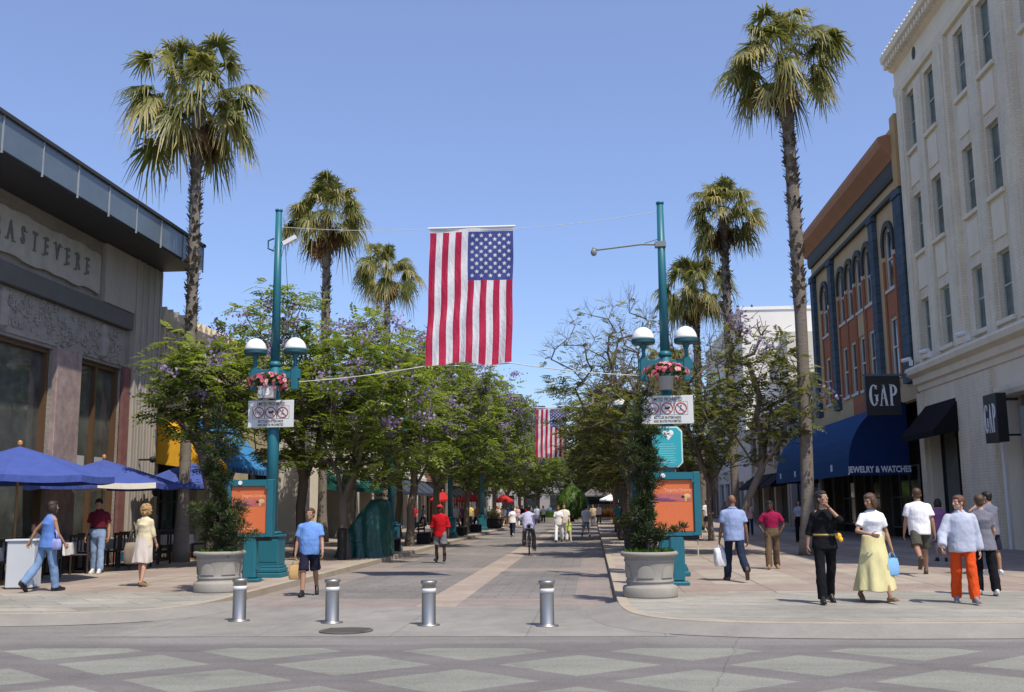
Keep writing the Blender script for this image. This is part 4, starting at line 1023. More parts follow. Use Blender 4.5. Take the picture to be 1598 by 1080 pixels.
planter('round cast concrete planter holding a juniper at the left corner', PL[0], PL[1]); planter('round cast concrete planter holding a juniper at the right corner', PR[0], PR[1])
juniper('twisted dark juniper growing in the left concrete planter', PL[0]-.0, PL[1], 2.75, 3, lambda u: .58*(1-u)**.7*(.6+.4*sin(12*u))+.07)
juniper('twisted dark juniper in the right concrete planter, in front of the lamp post', PR[0]-.02, PR[1], 2.75, 14, lambda u: (.40 if u < .2 else .56)*(1-u)**.7*(.6+.4*sin(11*u+1))+.06)
tuft('low green ground cover in the left concrete planter', PL[0], PL[1], .80, .38, 900, .13, 5, kind='stuff'); tuft('low green ground cover in the right concrete planter', PR[0], PR[1], .80, .38, 900, .13, 6, kind='stuff')

# ---------------------------------------------------------------- flower bed and topiary at the far end
m = MB(); m.lathe([(8.4, 0), (8.4, .42), (8.1, .45), (8.05, .3)], n=48, sy=.5); fb = m.build('planter_bed', CONC); fb.location = (-2.2, 108, .0); tag(fb, 'low oval concrete planting bed across the far end of the promenade', 'planting bed')
tuft('tall green grasses filling the far oval bed', -2.2, 108, .3, 3.9, 3500, 1.0, 7, kind='stuff', name='bed_grasses')
for k, (dx, lab) in enumerate([(-3.6, 'green grassy clump at the left of the far bed'), (1.6, 'rusty orange flowering clump right of the topiary'), (3.6, 'rusty orange flowering clump at the right end of the far bed'), (5.4, 'orange clump nearest the right kerb in the far bed')]):
    tuft(lab, -2.2+dx, 106.2, .35, 1.3, 1100, 1.15, 30+k, GRS if k == 0 else Leaf('rust_leaf', (.12, .05, .02), (.26, .11, .04), (.35, .2, .08)), 'flower_clump', 'flowers')
def topiary():
    rs = np.random.default_rng(77); t = thing('weeping_topiary', 'bright green weeping topiary fountain shaped like a drooping mop', 'topiary', (-2.0, 100, .1)); Q = []; V = []
    m = MB(); m.tube([(0, 0, 0), (.05, 0, 1.8), (0, 0, 4.0)], [.22, .18, .06], 8); m.build('trunk', BRKD, t, True)
    n = 9000; a = rs.random(n)*6.28; u = rs.random(n); R_ = (1.45*np.sin(np.pi*np.clip(u*.9+.12, 0, 1))**.8*np.where(u > .75, .75, 1))*(.65+.35*rs.random(n)); z = .8+3.1*u
    p = np.stack([np.cos(a)*R_, np.sin(a)*R_, z], 1); d = np.stack([np.cos(a)*.25, np.sin(a)*.25, -np.ones(n)], 1)+rs.normal(size=(n, 3))*.15; w = np.stack([-np.sin(a), np.cos(a), 0*a], 1); L_ = rs.uniform(.3, .7, n)[:, None]
    Q = np.stack([p, p+d*L_*.5+w*.05, p+d*L_, p+d*L_*.5-w*.05], 1)
    quads('foliage', Q, np.clip(.45+.3*rs.normal(size=n)*.6, 0, 1), Leaf('topiary_leaf', (.03, .075, .014), (.10, .18, .035), (.2, .30, .07)), t)
topiary()
# ================================================================ street furniture
# bollards
BP = [G(373, 969), G(518, 972), G(669, 976), G(854, 977)]
BL = ['leftmost steel bollard, just in front of the left planter', 'steel bollard second from the left, by the man in the blue tee', 'steel bollard in the middle of the roadway mouth', 'steel bollard on the right, its flat cap wider than the post']
b0 = thing('bollard', BL[0], 'bollard', BP[0], 0, 'steel bollards across the promenade mouth')
m = MB(); m.lathe([(.16, 0), (.16, .012), (.105, .02), (.098, .03), (.098, .44), (.098, .445)], n=28); m.build('post', STEEL, b0, True)
m = MB(); m.lathe([(.101, .445), (.101, .505)], n=28); m.build('reflective_band', M('band_white', (.62, .62, .6), .35, .05), b0, True)
m = MB(); m.lathe([(.098, .505), (.098, .56), (.112, .565), (.115, .60), (.10, .612), (.03, .618)], n=28); m.build('cap', STEEL, b0, True)
for k in range(1, 4): copy_thing(b0, BP[k], .4*k, BL[k])
for ch in list(b0.children):
    pass

# lamp posts
PINK = Leaf('pink_petal', (.42, .03, .10), (.72, .16, .28), (.85, .55, .58), .25)
FOL = Leaf('basket_leaf', (.02, .05, .01), (.05, .10, .02), (.10, .16, .04), .3)
GLOBE = M('opal_globe', (.82, .81, .77), .25, .03, spec=.5); POTM = M('basket_pot', (.36, .36, .35), .7, .12, 6)
SGW = M('sign_white', (.62, .63, .61), .5, .06); SGR = M('sign_red', (.42, .04, .03), .5, .05); SGK = M('sign_ink', (.03, .03, .03), .6, .05)
def basket(par, px, pz, seed, sc=1.0, py=-.3):
    rs = np.random.default_rng(seed)
    m = MB(); m.lathe([(.13*sc, -.26*sc), (.15*sc, -.25*sc), (.17*sc, 0), (.185*sc, .01), (.185*sc, .05*sc), (.16*sc, .05*sc)], (px, py, pz), 20); m.m = 1; m.lathe([(.186*sc, .02*sc), (.19*sc, .03*sc), (.19*sc, .075*sc), (.15*sc, .075*sc)], (px, py, pz), 20)
    b = m.build('flower_basket', [POTM, TEALD], par, True)
    n = 420; c = np.array((px, py, pz+.12*sc)); d = rs.normal(size=(n, 3)); d /= np.linalg.norm(d, axis=1)[:, None]; d[:, 2] = np.abs(d[:, 2])*1.1-.25
    p = c+d*np.array((.46, .3, .22))*sc*(rs.random((n, 1))**.3); w = rs.normal(size=(n, 3)); w /= np.linalg.norm(w, axis=1)[:, None]; q = np.cross(w, rs.normal(size=(n, 3))); q /= np.linalg.norm(q, axis=1)[:, None]
    s = .05*sc; quads('basket_leaves', np.stack([p-w*s, p+q*s*.6, p+w*s, p-q*s*.6], 1), rs.random(n), FOL, b)['kind'] = 'stuff'
    Q = []; V = []; n = 75
    for k in range(n):
        d = rs.normal(size=3); d /= np.linalg.norm(d); d[2] = abs(d[2])-.18 if rs.random() < .8 else -abs(d[2])*.7
        f = c+d*np.array((.5, .34, .25))*sc; ax = d+rs.normal(size=3)*.4; ax /= np.linalg.norm(ax); u = np.cross(ax, (0, .3, 1)); u /= np.linalg.norm(u); w = np.cross(ax, u); val = rs.random()
        for a in range(5):
            t0 = 2*pi*a/5; e = u*cos(t0)+w*sin(t0); g_ = u*-sin(t0)+w*cos(t0); R_ = .055*sc
            Q.append([f, f+e*R_*.6+g_*R_*.5+ax*.01, f+e*R_+ax*.005, f+e*R_*.6-g_*R_*.5+ax*.01]); V.append(min(1, val*.8+rs.random()*.2))
    quads('petals', np.array(Q), V, PINK, b)['kind'] = 'stuff'
def lamp_post(label, x, y, h, signs, seed, detail=True, up=True, rz=0.0):
    t = thing('lamp_post', label, 'lamp post', (x, y, .12), rz, 'teal lamp posts along the promenade')
    m = MB(); m.box(-.36, -.36, 0, .36, .36, .1, .015); m.box(-.32, -.32, .1, .32, .32, .2, .02); m.box(-.29, -.29, .2, .29, .29, .26, .015); m.box(-.26, -.26, .26, .26, .26, .88, .012); m.box(-.235, -.27, .33, .235, .27, .82, .01); m.box(-.29, -.29, .88, .29, .29, .93, .012); m.box(-.2, -.2, .93, .2, .2, 1.0, .03); m.build('base', TEAL, t)
    m = MB(); m.tube([(0, 0, 1.0), (0, 0, 4.75)], [.135, .125], 16); m.lathe([(.14, 4.75), (.15, 4.77), (.15, 4.82), (.10, 4.87)], n=16); m.tube([(0, 0, 4.8), (0, 0, h)], [.105, .075], 14); m.lathe([(.08, h-.01), (.09, h), (.09, h+.04), (.0, h+.06)], n=14); m.build('pole', TEAL, t, True)
    m = MB(); m.box(-.60, -.06, 4.45, .60, .06, 4.68, .015)
    for s_ in (-1, 1): m.box(s_*.47-.08, -.08, 4.2, s_*.47+.08, .08, 4.74, .015); m.lathe([(.045, 4.74), (.04, 4.9), (.09, 5.02), (.12, 5.07)], (s_*.47, 0, 0), 14)
    m.build('cross_arm', TEAL, t)
    for s_ in (-1, 1):
        g = MB(); g.lathe([(.255*cos(a), 5.13+.29*sin(a)) for a in [k*pi/2/9 for k in range(9)]]+[(.02, 5.42)], (s_*.47, 0, 0), 24); gl = g.build('globe', GLOBE, t, True)
        g = MB(); g.lathe([(.12, 5.03), (.24, 5.035), (.265, 5.06), (.265, 5.135), (.24, 5.14)], (s_*.47, 0, 0), 24); g.lathe([(.10, 5.36), (.04, 5.43), (.012, 5.47), (.018, 5.50), (.004, 5.56)], (s_*.47, 0, 0), 10); g.build('globe_rim', TEALD, gl)
    basket(t, -.02 if detail else 0, 4.24, seed, 1.0, -.32)
    return t
def noride(par, x0, x1, z0, z1, y, icons=3):
    m = MB(); m.box(x0, y-.012, z0, x1, y+.012, z1, .006); b = m.build('notice_board', SGW, par); cx = (x0+x1)/2; w = x1-x0; h = z1-z0
    m = MB(); ir = min(h*.19, w*.125)
    for k in range(icons):
        c = cx+(k-(icons-1)/2)*w*.265; z = z0+h*.55
        m.m = 0
        m.tube([(c+ir*cos(a), y-.016, z+ir*sin(a)) for a in [i*2*pi/24 for i in range(24)]], .011, 5, closed=True); m.bar((c-ir*.7, y-.017, z+ir*.7), (c+ir*.7, y-.017, z-ir*.7), .016, .008)
        m.m = 1
        for q in (-1, 1, -1.01):
            pass
        for s_ in (-1, 1): m.box(c+s_*(ir*1.22)-.003, y-.0145, z-ir*1.22, c+s_*(ir*1.22)+.003, y-.012, z+ir*1.22); m.box(c-ir*1.22, y-.0142, z+s_*ir*1.22-.003, c+ir*1.22, y-.012, z+s_*ir*1.22+.003)
        if k == 0:
            for s_ in (-.45, .45): m.tube([(c+s_*ir+ir*.28*cos(a), y-.014, z-ir*.2+ir*.28*sin(a)) for a in [i*pi/5 for i in range(10)]], .004, 4, closed=True)
            m.bar((c-.4*ir, y-.014, z-ir*.15), (c+.1*ir, y-.014, z+ir*.3), .008, .004); m.bar((c+.1*ir, y-.014, z+ir*.3), (c+.42*ir, y-.014, z-ir*.2), .008, .004)
        elif k == 1: m.ell((c, y-.014, z), (ir*.5, .003, ir*.22), n=10, m=6); m.ell((c+ir*.4, y-.014, z+ir*.2), (ir*.2, .003, ir*.16), n=8, m=6)
        else: m.ell((c, y-.014, z+ir*.4), (ir*.16, .003, ir*.16), n=8, m=6); m.bar((c, y-.014, z+ir*.3), (c-ir*.1, y-.014, z-ir*.15), .025, .004); m.bar((c-ir*.1, y-.014, z-ir*.15), (c+ir*.35, y-.014, z-ir*.45), .02, .004); m.bar((c-ir*.1, y-.014, z-ir*.15), (c-ir*.35, y-.014, z-ir*.5), .02, .004)
    m.build('prohibition_symbol', [SGR, SGK], b)
    for s_, z, sz in (('LIMITED PROHIBITED', z1-h*.14, .105), ('BICYCLES SKATEBOARDS', z0+h*.22, .078), ('AND SKATES PROHIBITED', z0+h*.09, .078)):
        text('lettering', s_, sz, SGK, b, (cx, y-.0135, z), FRONT, .001, .66 if w > .9 else .6, bold=.002)
LPX, LPY = -7.25, 23.0; RPX, RPY = 1.67, 22.7
lp = lamp_post('teal lamp post with two white globes and a security camera, at the left corner', LPX, LPY, 8.46, None, 1)
noride(lp, -.54, .52, 3.33, 3.95, -.19)
m = MB(); m.box(-.22, -.52, 3.97, .14, -.50, 4.24, .008); m.box(-.06, -.5, 4.0, -.02, -.12, 4.04); m.build('number_plate', M('grey_box', (.4, .4, .4)), lp)
text('number', '13', .2, WHITE, lp, (-.04, -.523, 4.10), FRONT, .003, .8, bold=.012)
m = MB(); m.tube([(-.1, 0, 7.5), (-.24, 0, 7.56), (-.24, 0, 7.75), (-.1, 0, 7.8)], .02, 6); m.tube([(.08, 0, 7.7), (.2, -.05, 7.72)], .02, 6); m.build('camera_bracket', TEALD, lp)
m = MB(); Rr = Matrix.Rotation(radians(28), 3, 'Y').inverted(); m.obb((.3, -.08, 7.72), (.17, .055, .05), Rr); m.build('security_camera', M('camera_white', (.7, .7, .68), .4, .03), lp)
m = MB(); m.tube([(.12, 0, 8.3), (.2, -.02, 7.3), (.26, -.02, 6.5), (.3, 0, 5.5)], .007, 4); m.build('loose_wire', BLACK, lp)
rp = lamp_post('teal lamp post with two white globes and a long side arm, at the right corner', RPX, RPY, 8.25, None, 5)
noride(rp, -.57, .56, 3.24, 3.86, -.19)
m = MB(); m.tube([(0, 0, 7.30), (-.45, 0, 7.32), (-1.45, 0, 7.22)], .022, 7); m.tube([(0, 0, 7.45), (-.45, 0, 7.32)], .01, 5); m.tube([(-1.43, 0, 7.22), (-1.55, -.02, 7.26)], .03, 6); m.ell((-1.52, -.03, 7.16), (.07, .06, .09)); m.box(-.14, -.1, 7.24, .1, .1, 7.36); m.build('side_arm', M('arm_grey', (.2, .22, .23), .5), rp)
# directory plate under the right sign
PLQ = M('directory_teal', (.03, .36, .40), .5, .06)
def octa(x0, x1, z0, z1, c, y0, y1):
    P = [(x0+c, z0), (x1-c, z0), (x1-c*.6, z0+c*.4), (x1, z0+c), (x1, z1-c), (x1-c, z1), (x0+c, z1), (x0, z1-c), (x0, z0+c)]
    m = MB(); k = len(P); m.add([(a, y0, b) for a, b in P]+[(a, y1, b) for a, b in P], [tuple(range(k)), tuple(range(2*k-1, k-1, -1))]+[(i, (i+1) % k, k+(i+1) % k, k+i) for i in range(k)]); return m
pq = octa(-.36, .30, 2.30, 3.18, .1, -.20, -.15).build('directory_border', M('border_pale', (.55, .68, .68), .5), rp)
octa(-.33, .27, 2.33, 3.15, .09, -.215, -.19).build('directory_plate', PLQ, pq)
m = MB(); m.ell((-.06, -.217, 3.04), (.062, .004, .062), n=12); m.ell((.05, -.217, 3.04), (.062, .004, .062), n=12)
m.poly([(-.118, -.2205, 3.02), (.108, -.2205, 3.02), (-.005, -.2205, 2.88)]); m.build('heart_emblem', M('emblem_white', (.7, .72, .7)), pq)
m = MB()
for k in range(9):
    w = .16+.08*((k*37) % 5)/5; z = 2.80-k*.05
    for q in range(int(w*2/.03)): m.box(-.03-w+q*.03, -.2175, z-.008, -.03-w+q*.03+.02, -.2155, z+.009)
m.build('directory_lines', M('line_pale', (.25, .55, .55)), pq)
for i, (x, y, lab) in enumerate([(-7.15, 36.5, 'teal lamp post rising behind the green tarpaulin'), (-7.1, 51.5, 'teal lamp post beyond the skater, half hidden by leaves'), (-7.1, 66.5, 'teal lamp post furthest away in the left row'), (1.55, 38.0, 'teal lamp post among the right hand trees, second on the right'), (1.55, 54, 'teal lamp post among the right hand trees, far down the row')]):
    lamp_post(lab, x, y, 5.2 if i < 3 else 5.0, None, 20+i*3, False)

# ---------------------------------------------------------------- flags on cables
FR = [M(n, c, .8, .06, 2, spec=.2) for n, c in (('flag_red', (.42, .02, .055)), ('flag_white', (.74, .73, .74)), ('flag_blue', (.055, .075, .27)))]
def flagmat(n, c):
    s = S(n); P = s.obj(); v = s.node('ShaderNodeVectorMath', {0: P, 1: (9, 1, 2.2)}, operation='MULTIPLY'); no = s.noise(1.6, v, 3.0)
    s.bump(no, .8, .04); s.fin(c, .6, 0, .25); t = s.node('ShaderNodeBsdfTranslucent', {0: c}); mx = s.n.new('ShaderNodeMixShader'); mx.inputs[0].default_value = .3
    s.l.new(s.p.outputs[0], mx.inputs[1]); s.l.new(t, mx.inputs[2]); s.l.new(mx.outputs[0], s.out.inputs[0]); return s.m
FR = [flagmat('flag_red_cloth', (.50, .025, .075)), flagmat('flag_white_cloth', (.80, .79, .80)), flagmat('flag_blue_cloth', (.07, .09, .30))]
def flag(label, TL, wd, ht, seed, big=True):
    t = thing('flag', label, 'flag', TL, 0, None); nx, nz = 52, 72; rs = random.Random(seed); m = MB()
    def sh(u, v):
        a = v*(1-.0*v)
        y = .05*sin(6.3*u*2.2+v*2.5+seed)*a+.028*sin(2*pi*(u*6.5)+5*v)*a+.02*sin(v*21+u*9)*(.4+.6*(1-u))+.07*sin(v*3.2+1.2)*a
        x = u*wd-.05*v*wd*(1-u)*.9-.02*wd*v*u*1.5+.008*sin(v*13+u*5); z = -v*ht*(1.0+.012*sin(u*9+seed)*v)
        return (x, y, z)
    V = [sh(i/nx, j/nz) for j in range(nz+1) for i in range(nx+1)]; Fs = []; MI = []
    for j in range(nz):
        for i in range(nx):
            st = int(i/nx*13+1e-6); c = 0 if st % 2 == 0 else 1
            if st >= 6 and j/nz < .385 and j > 1: c = 2
            if j < 2: c = 1
            Fs.append((j*(nx+1)+i, j*(nx+1)+i+1, (j+1)*(nx+1)+i+1, (j+1)*(nx+1)+i)); MI.append(c)
    m.add(V, Fs); m.mi = MI; m.m = 1
    u0, u1, v0, v1 = 6/13, 1.0, 2/nz, .385
    for cc in range(9):                          # 50 stars, in nine columns of 6 and 5
        n = 6 if cc % 2 == 0 else 5
        for r in range(n):
            u = u0+(u1-u0)*(cc+1)/10; v = v0+(v1-v0)*((r*2+1 if n == 6 else r*2+2))/12
            for side in (-1, 1):
                pts = []
                for q in range(10):
                    rr = .056 if q % 2 == 0 else .026
                    a = pi/2+q*pi/5; uu = u+rr*cos(a)/wd; vv = v-rr*sin(a)/ht; p = sh(uu, vv); pts.append((p[0], p[1]+side*.006, p[2]))
                m.poly(pts)
    m.build('cloth', FR, t, True)
    m = MB(); m.tube([(-.05, 0, .02), (wd+.05, 0, .02)], .022, 7); m.build('top_rod', WHITE, t)
    return t
FY = 22.9
tl = Vector(AY(671, 358, FY)); tr_ = Vector(AY(801, 357, FY)); bl_ = AY(670, 569, FY)
flag('huge striped American flag hanging vertically from a cable over the promenade', tl, tr_.x-tl.x, tl.z-AY(735, 568, FY)[2], 1)
t2 = Vector(AY(837, 637, 62)); flag('second smaller looking American flag hanging far down the promenade', t2, AY(884, 636, 62)[0]-t2.x, t2.z-AY(860, 714, 62)[2], 4)
def cable(label, pts, r):
    m = MB(); P = []
    for i in range(len(pts)-1):
        a, b = Vector(pts[i]), Vector(pts[i+1])
        for k in range(8): t = k/8; q = a.lerp(b, t); q.z -= .12*sin(pi*t)*(b-a).length/8; P.append(q)
    P.append(Vector(pts[-1])); m.tube(P, r, 5); return tag(m.build('flag_cable', M('cable_pale', (.5, .5, .48)), None), label, 'cable')
cable('thin upper cable carrying the big flag between the two lamp posts', [(LPX, LPY, 8.2), tl, tr_, (RPX, RPY, 8.2)], .006)
br_ = AY(798, 566, FY)
cable('pale lower cable steadying the bottom of the big flag', [(LPX+.5, LPY, 4.5), (bl_[0], FY, bl_[2]-.02), (br_[0], FY, br_[2]-.01), (RPX-.5, RPY, 4.45)], .012)
cable('thin cable carrying the far small flag', [(-7.2, 62, t2.z+.1), (t2.x, 62, t2.z+.03), (t2.x+1.9, 62, t2.z+.03), (1.6, 62, t2.z+.1)], .012)

# ---------------------------------------------------------------- map kiosks with orange posters
ORP = M('orange_poster', (.64, .16, .055), .6, .07, 3); PSTR = [M('poster_pink', (.45, .13, .12), .6, .4, 9), M('poster_purple', (.2, .06, .14), .6, .3, 9), M('poster_yellow', (.6, .42, .15), .6, .3, 9), M('poster_dark', (.06, .02, .02))]
def kiosk(label, x, y, rz, leg=0):
    t = thing('map_kiosk', label, 'map kiosk', (x, y, .12), rz); w = .5
    m = MB(); m.box(-w, -.12, .92, -w+.09, .12, 2.12, .01); m.box(w-.13, -.12, .92, w, .12, 2.12, .01); m.box(-w+.09, -.118, .92, w-.13, .118, .99); m.box(-w+.09, -.118, 1.98, w-.13, .118, 2.115); m.box(-w+.09, -.06, .99, w-.13, .09, 1.98)
    m.box(w-.16, -.13, .93, w-.10, -.118, .99); m.box(w-.16, -.13, 1.92, w-.10, -.118, 1.98); m.build('frame', TEAL, t)
    m = MB(); m.box(-w+.1, -.075, 1.0, w-.14, -.0605, 1.97); p = m.build('poster', ORP, t)
    m = MB(); m.box(-w+.13, -.078, 1.56, w-.17, -.0755, 1.71); m.m = 1; m.ell((-.2, -.078, 1.60), (.15, .004, .035)); m.ell((-.05, -.0785, 1.585), (.1, .004, .02)); m.m = 2; m.ell((.25, -.078, 1.66), (.07, .005, .045)); m.ell((.22, -.0785, 1.60), (.02, .005, .05)); m.m = 3; m.ell((.17, -.079, 1.65), (.035, .005, .025)); m.build('picture_band', PSTR, p)
    PW = M('poster_pale', (.75, .45, .32), .6)
    text('lettering', 'Tangerine Dreams', .085, PW, p, (.07, -.076, 1.775), FRONT, .001, .78); text('lettering', 'A Taste of Summer', .05, M('poster_soft', (.68, .27, .13)), p, (-.02, -.076, 1.51), FRONT, .001, .9); text('lettering', 'On the Promenade', .055, PW, p, (-.02, -.076, 1.09), FRONT, .001, .8)
    m = MB(); m.tube([(-.2, -.125, 2.05), (-.2, -.14, 2.05)], .045, 16); m.build('badge', WHITE, t)
    m = MB(); m.box(-.12, -.11, .07, .16, .11, .92, .03) if leg == 0 else m.box(-.1, -.1, .07, .1, .1, .92, .03)
    m.box(-.2, -.16, 0, .24, .16, .07, .015); m.box(.16, -.06, .25, .22, .06, .33); m.build('pedestal', TEAL, t)
    m = MB(); m.box(-w+.05, -.08, .84, w-.05, .08, .919); m.build('tray', BLACK, t)
    return t
KL = G(386, 908, .12); KR = G(1056, 913, .12)
kiosk('teal map kiosk with an orange poster, beside the left lamp post', KL[0]+.03, KL[1], 0); kiosk('teal map kiosk with an orange poster, behind the right planter', KR[0], KR[1], 0)
m = MB(); m.box(-.13, -.1, .5, .13, .1, .72, .01); m.box(-.015, -.015, 0, .015, .015, .5); m.m = 1
for k in range(4): m.box(-.11+k*.06, -.104, .53, -.07+k*.06, -.099, .69)
o = m.build('leaflet_box', [M('leaflet_cream', (.55, .5, .38)), SGR]); o.location = G(1090, 868, .12); tag(o, 'small cream leaflet box standing to the right of the right map kiosk', 'leaflet box')

# ---------------------------------------------------------------- tarpaulin covered cart
rs = np.random.default_rng(4)
TRP = Cl('green_tarpaulin', (.008, .075, .062), .9, .2); _mats['green_tarpaulin'].node_tree.nodes['Principled BSDF'].inputs['Roughness'].default_value = .38; _mats['green_tarpaulin'].node_tree.nodes['Principled BSDF'].inputs['Specular IOR Level'].default_value = .5
tp = thing('covered_cart', 'vendor cart wrapped in a shiny dark green tarpaulin under the left trees', 'covered cart', (-7.15, 32.3, .12)); m = MB(); n = 64; V = []; prof = [(0, 1.05, 1), (.02, 1.03, 1), (.5, 1.0, .9), (1.0, .97, .8), (1.45, .93, .7), (1.7, .88, .6)]
for z, s_, amp in prof:
    for k in range(n):
        a = 2*pi*k/n; cx, sy = cos(a), sin(a); q = (abs(cx)**5+abs(sy)**5)**(-.2); x = .78*q*cx*s_; y = .95*q*sy*s_
        fold = .06*sin(a*15+z*1.5)*(1-z/3.4)+.03*sin(a*7-z*3); x += cx*fold; y += sy*fold
        zt = z*(1.06 if x > .35 else max(.22, 1.06-.72*(.35-x)))+.03*sin(y*9)*z*.3
        V.append((x, y, zt))
k = len(prof); Fs = [(i*n+j, i*n+(j+1) % n, (i+1)*n+(j+1) % n, (i+1)*n+j) for i in range(k-1) for j in range(n)]
V.append((.1, 0, 1.72)); Fs += [((k-1)*n+j, (k-1)*n+(j+1) % n, len(V)-1) for j in range(n)]
m.add(V, Fs); o = m.build('tarpaulin', TRP, tp, True); sm = o.modifiers.new('soft', 'SUBSURF'); sm.levels = sm.render_levels = 1
m = MB(); m.tube([(.80*cos(a)*1.02, .98*sin(a)*1.0, .5+.02*sin(5*a)) for a in [k*2*pi/40 for k in range(40)]], .012, 5, closed=True); m.build('rope', M('rope', (.02, .10, .09)), tp)
m = MB(); m.tube([(0, 0, 0), (0, 0, .85)], [.13, .14], 14); m.lathe([(.15, .85), (.16, .88), (.1, .92)], n=14); o = m.build('litter_bin', BLACK); o.location = (-7.35, 30.1, .12); tag(o, 'short black bin at the foot of the V trunked jacaranda', 'bin')
# dark benches and planters down the left kerb
def bench(label, x, y, rz=0):
    t = thing('bench', label, 'bench', (x, y, .12), rz, 'dark benches along the left kerb'); W_ = M('bench_dark', (.04, .035, .032), .7, .2)
    m = MB()
    for k in range(4): m.box(-.9, -.22+k*.11, .42, .9, -.13+k*.11, .46, .006)
    m.build('seat', W_, t); m = MB()
    for k in range(3): m.box(-.9, .25+k*.03, .55+k*.12, .9, .28+k*.03, .65+k*.12, .006)
    m.build('backrest', W_, t)
    for s_ in (-1, 1): m = MB(); m.box(s_*.75-.06, -.25, 0, s_*.75+.06, .3, .418, .01); m.box(s_*.75-.04, .2, .4, s_*.75+.04, .249, .9); m.build('leg', BLACK, t)
    return t
bench('dark bench right behind the covered cart', -6.95, 35.2, pi/2); bench('dark bench beside the second teal lamp post', -7.0, 43.5, pi/2); bench('dark bench further on, near the third lamp post', -7.0, 55, pi/2); bench('dark bench far along the left kerb', -7.0, 62, pi/2)
def box_planter(label, x, y, s=1.0):
    t = thing('box_planter', label, 'planter', (x, y, .12)); m = MB(); m.box(-.6*s, -.6*s, .05, .6*s, .6*s, .6, .03); m.box(-.65*s, -.65*s, .6, .65*s, .65*s, .7, .02); m.box(-.5*s, -.5*s, 0, .5*s, .5*s, .05); m.build('box', M('dark_planter', (.06, .05, .045), .8, .2), t)
    rs = np.random.default_rng(int(y*10)); n = 700; p = rs.normal(size=(n, 3))*np.array((.3, .3, .16))*s+np.array((0, 0, .85)); d = rs.normal(size=(n, 3)); d /= np.linalg.norm(d, axis=1)[:, None]; w = np.cross(d, rs.normal(size=(n, 3))); w /= np.linalg.norm(w, axis=1)[:, None]
    quads('foliage', np.stack([p-d*.07, p+w*.03, p+d*.07, p-w*.03], 1), rs.random(n), OLV, t)
box_planter('dark square planter box by the tables with red parasols', -7.0, 73)
box_planter('dark square planter box under the right hand trees', 1.6, 36.0, .9); box_planter('dark square planter box further on under the right hand trees', 1.6, 46, .9)
# red parasols and other far stalls
def parasol(name, label, x, y, zr, zt, r, mat, n=8, square=False, valance=.14, white=False, group=None, tilt=0):
    t = thing(name, label, 'parasol', (x, y, .12), 0, group); m = MB(); rings = []
    K_ = n*4
    for u in (0, .33, .66, 1.0):
        R_ = []
        for k in range(K_):
            a = 2*pi*k/K_+pi/n; e = (cos(pi/n)/cos(((a-pi/n) % (2*pi/n))-pi/n)) if u > 0 else 1; sag = -.03*sin(pi*((k % 4)/4))*u
            R_.append((cos(a)*r*u*e, sin(a)*r*u*e, zt+(zr-zt)*u**1.06+sag))
        rings.append(R_)
    R_ = [(p[0]*1.003, p[1]*1.003, p[2]-valance) for p in rings[-1]]; rings.append(R_)
    V = [p for q in rings for p in q]; m.add(V, [(i*K_+j, i*K_+(j+1) % K_, (i+1)*K_+(j+1) % K_, (i+1)*K_+j) for i in range(4) for j in range(K_)])
    if white: m.mi = [1 if (f // K_ == 4-1 and ((f % K_)//4) % 4 == 2) else 0 for f in range(4*K_)]
    m.build('canopy', [mat, M('parasol_cream', (.62, .58, .48))] if white else mat, t)
    WD = M('parasol_wood', (.30, .17, .07), .6, .2)
    m = MB(); m.tube([(0, 0, 0), (0, 0, zt)], .026, 8); m.lathe([(.3, 0), (.3, .06), (.05, .1)], n=16); m.build('pole', WD, t)
    m = MB(); m.lathe([(.03, zt), (.05, zt+.04), (.05, zt+.1), (.01, zt+.13)], n=10); m.build('finial', M('finial_wood', (.55, .25, .08), .5), t)
    m = MB()
    for k in range(n): a = 2*pi*k/n+pi/n; m.bar((0, 0, zt-.05), (cos(a)*r*.97, sin(a)*r*.97, zr-.03), .018)
    m.build('ribs', WD, t)
    return t
RDC = Cl('red_canvas2', (.42, .03, .03), .3)
for x, y, lab in [(-8.5, 71, 'red parasol among the tables, nearest on the left side'), (-9.6, 66, 'red parasol close to the left shop fronts'), (-7.2, 84, 'red parasol next to the far crowd'), (-7.9, 92, 'red parasol behind the far crowd')]:
    parasol('red_parasol', lab, x, y, 2.0, 2.5, .85, RDC, group='red parasols down the left side')
m = MB(); m.box(-1.6, -1.6, .1, 1.6, 1.6, 2.5); m.m = 1; m.lathe([(2.8, 2.5), (2.8, 2.62), (.15, 4.0), (.1, 4.1)], n=4, rot=Matrix.Rotation(pi/4, 3, 'Z')); m.m = 2; m.box(-1.3, -1.62, 1.0, 1.3, -1.6, 2.2)
o = m.build('vendor_kiosk', [M('kiosk_teal', (.02, .07, .08)), M('kiosk_roof', (.13, .115, .11), .8), DARK]); o.location = (.9, 110, .05); tag(o, 'small dark kiosk with a hipped grey roof right of the topiary', 'kiosk')
for x, y, lab in [(-.2, 104, 'white parasol near the far kiosk'), (3.4, 106, 'white parasol at the far right of the flower bed')]:
    parasol('white_parasol', lab, x+2, y, 2.1, 2.6, 1.2, WHITE, group='white parasols at the far end')

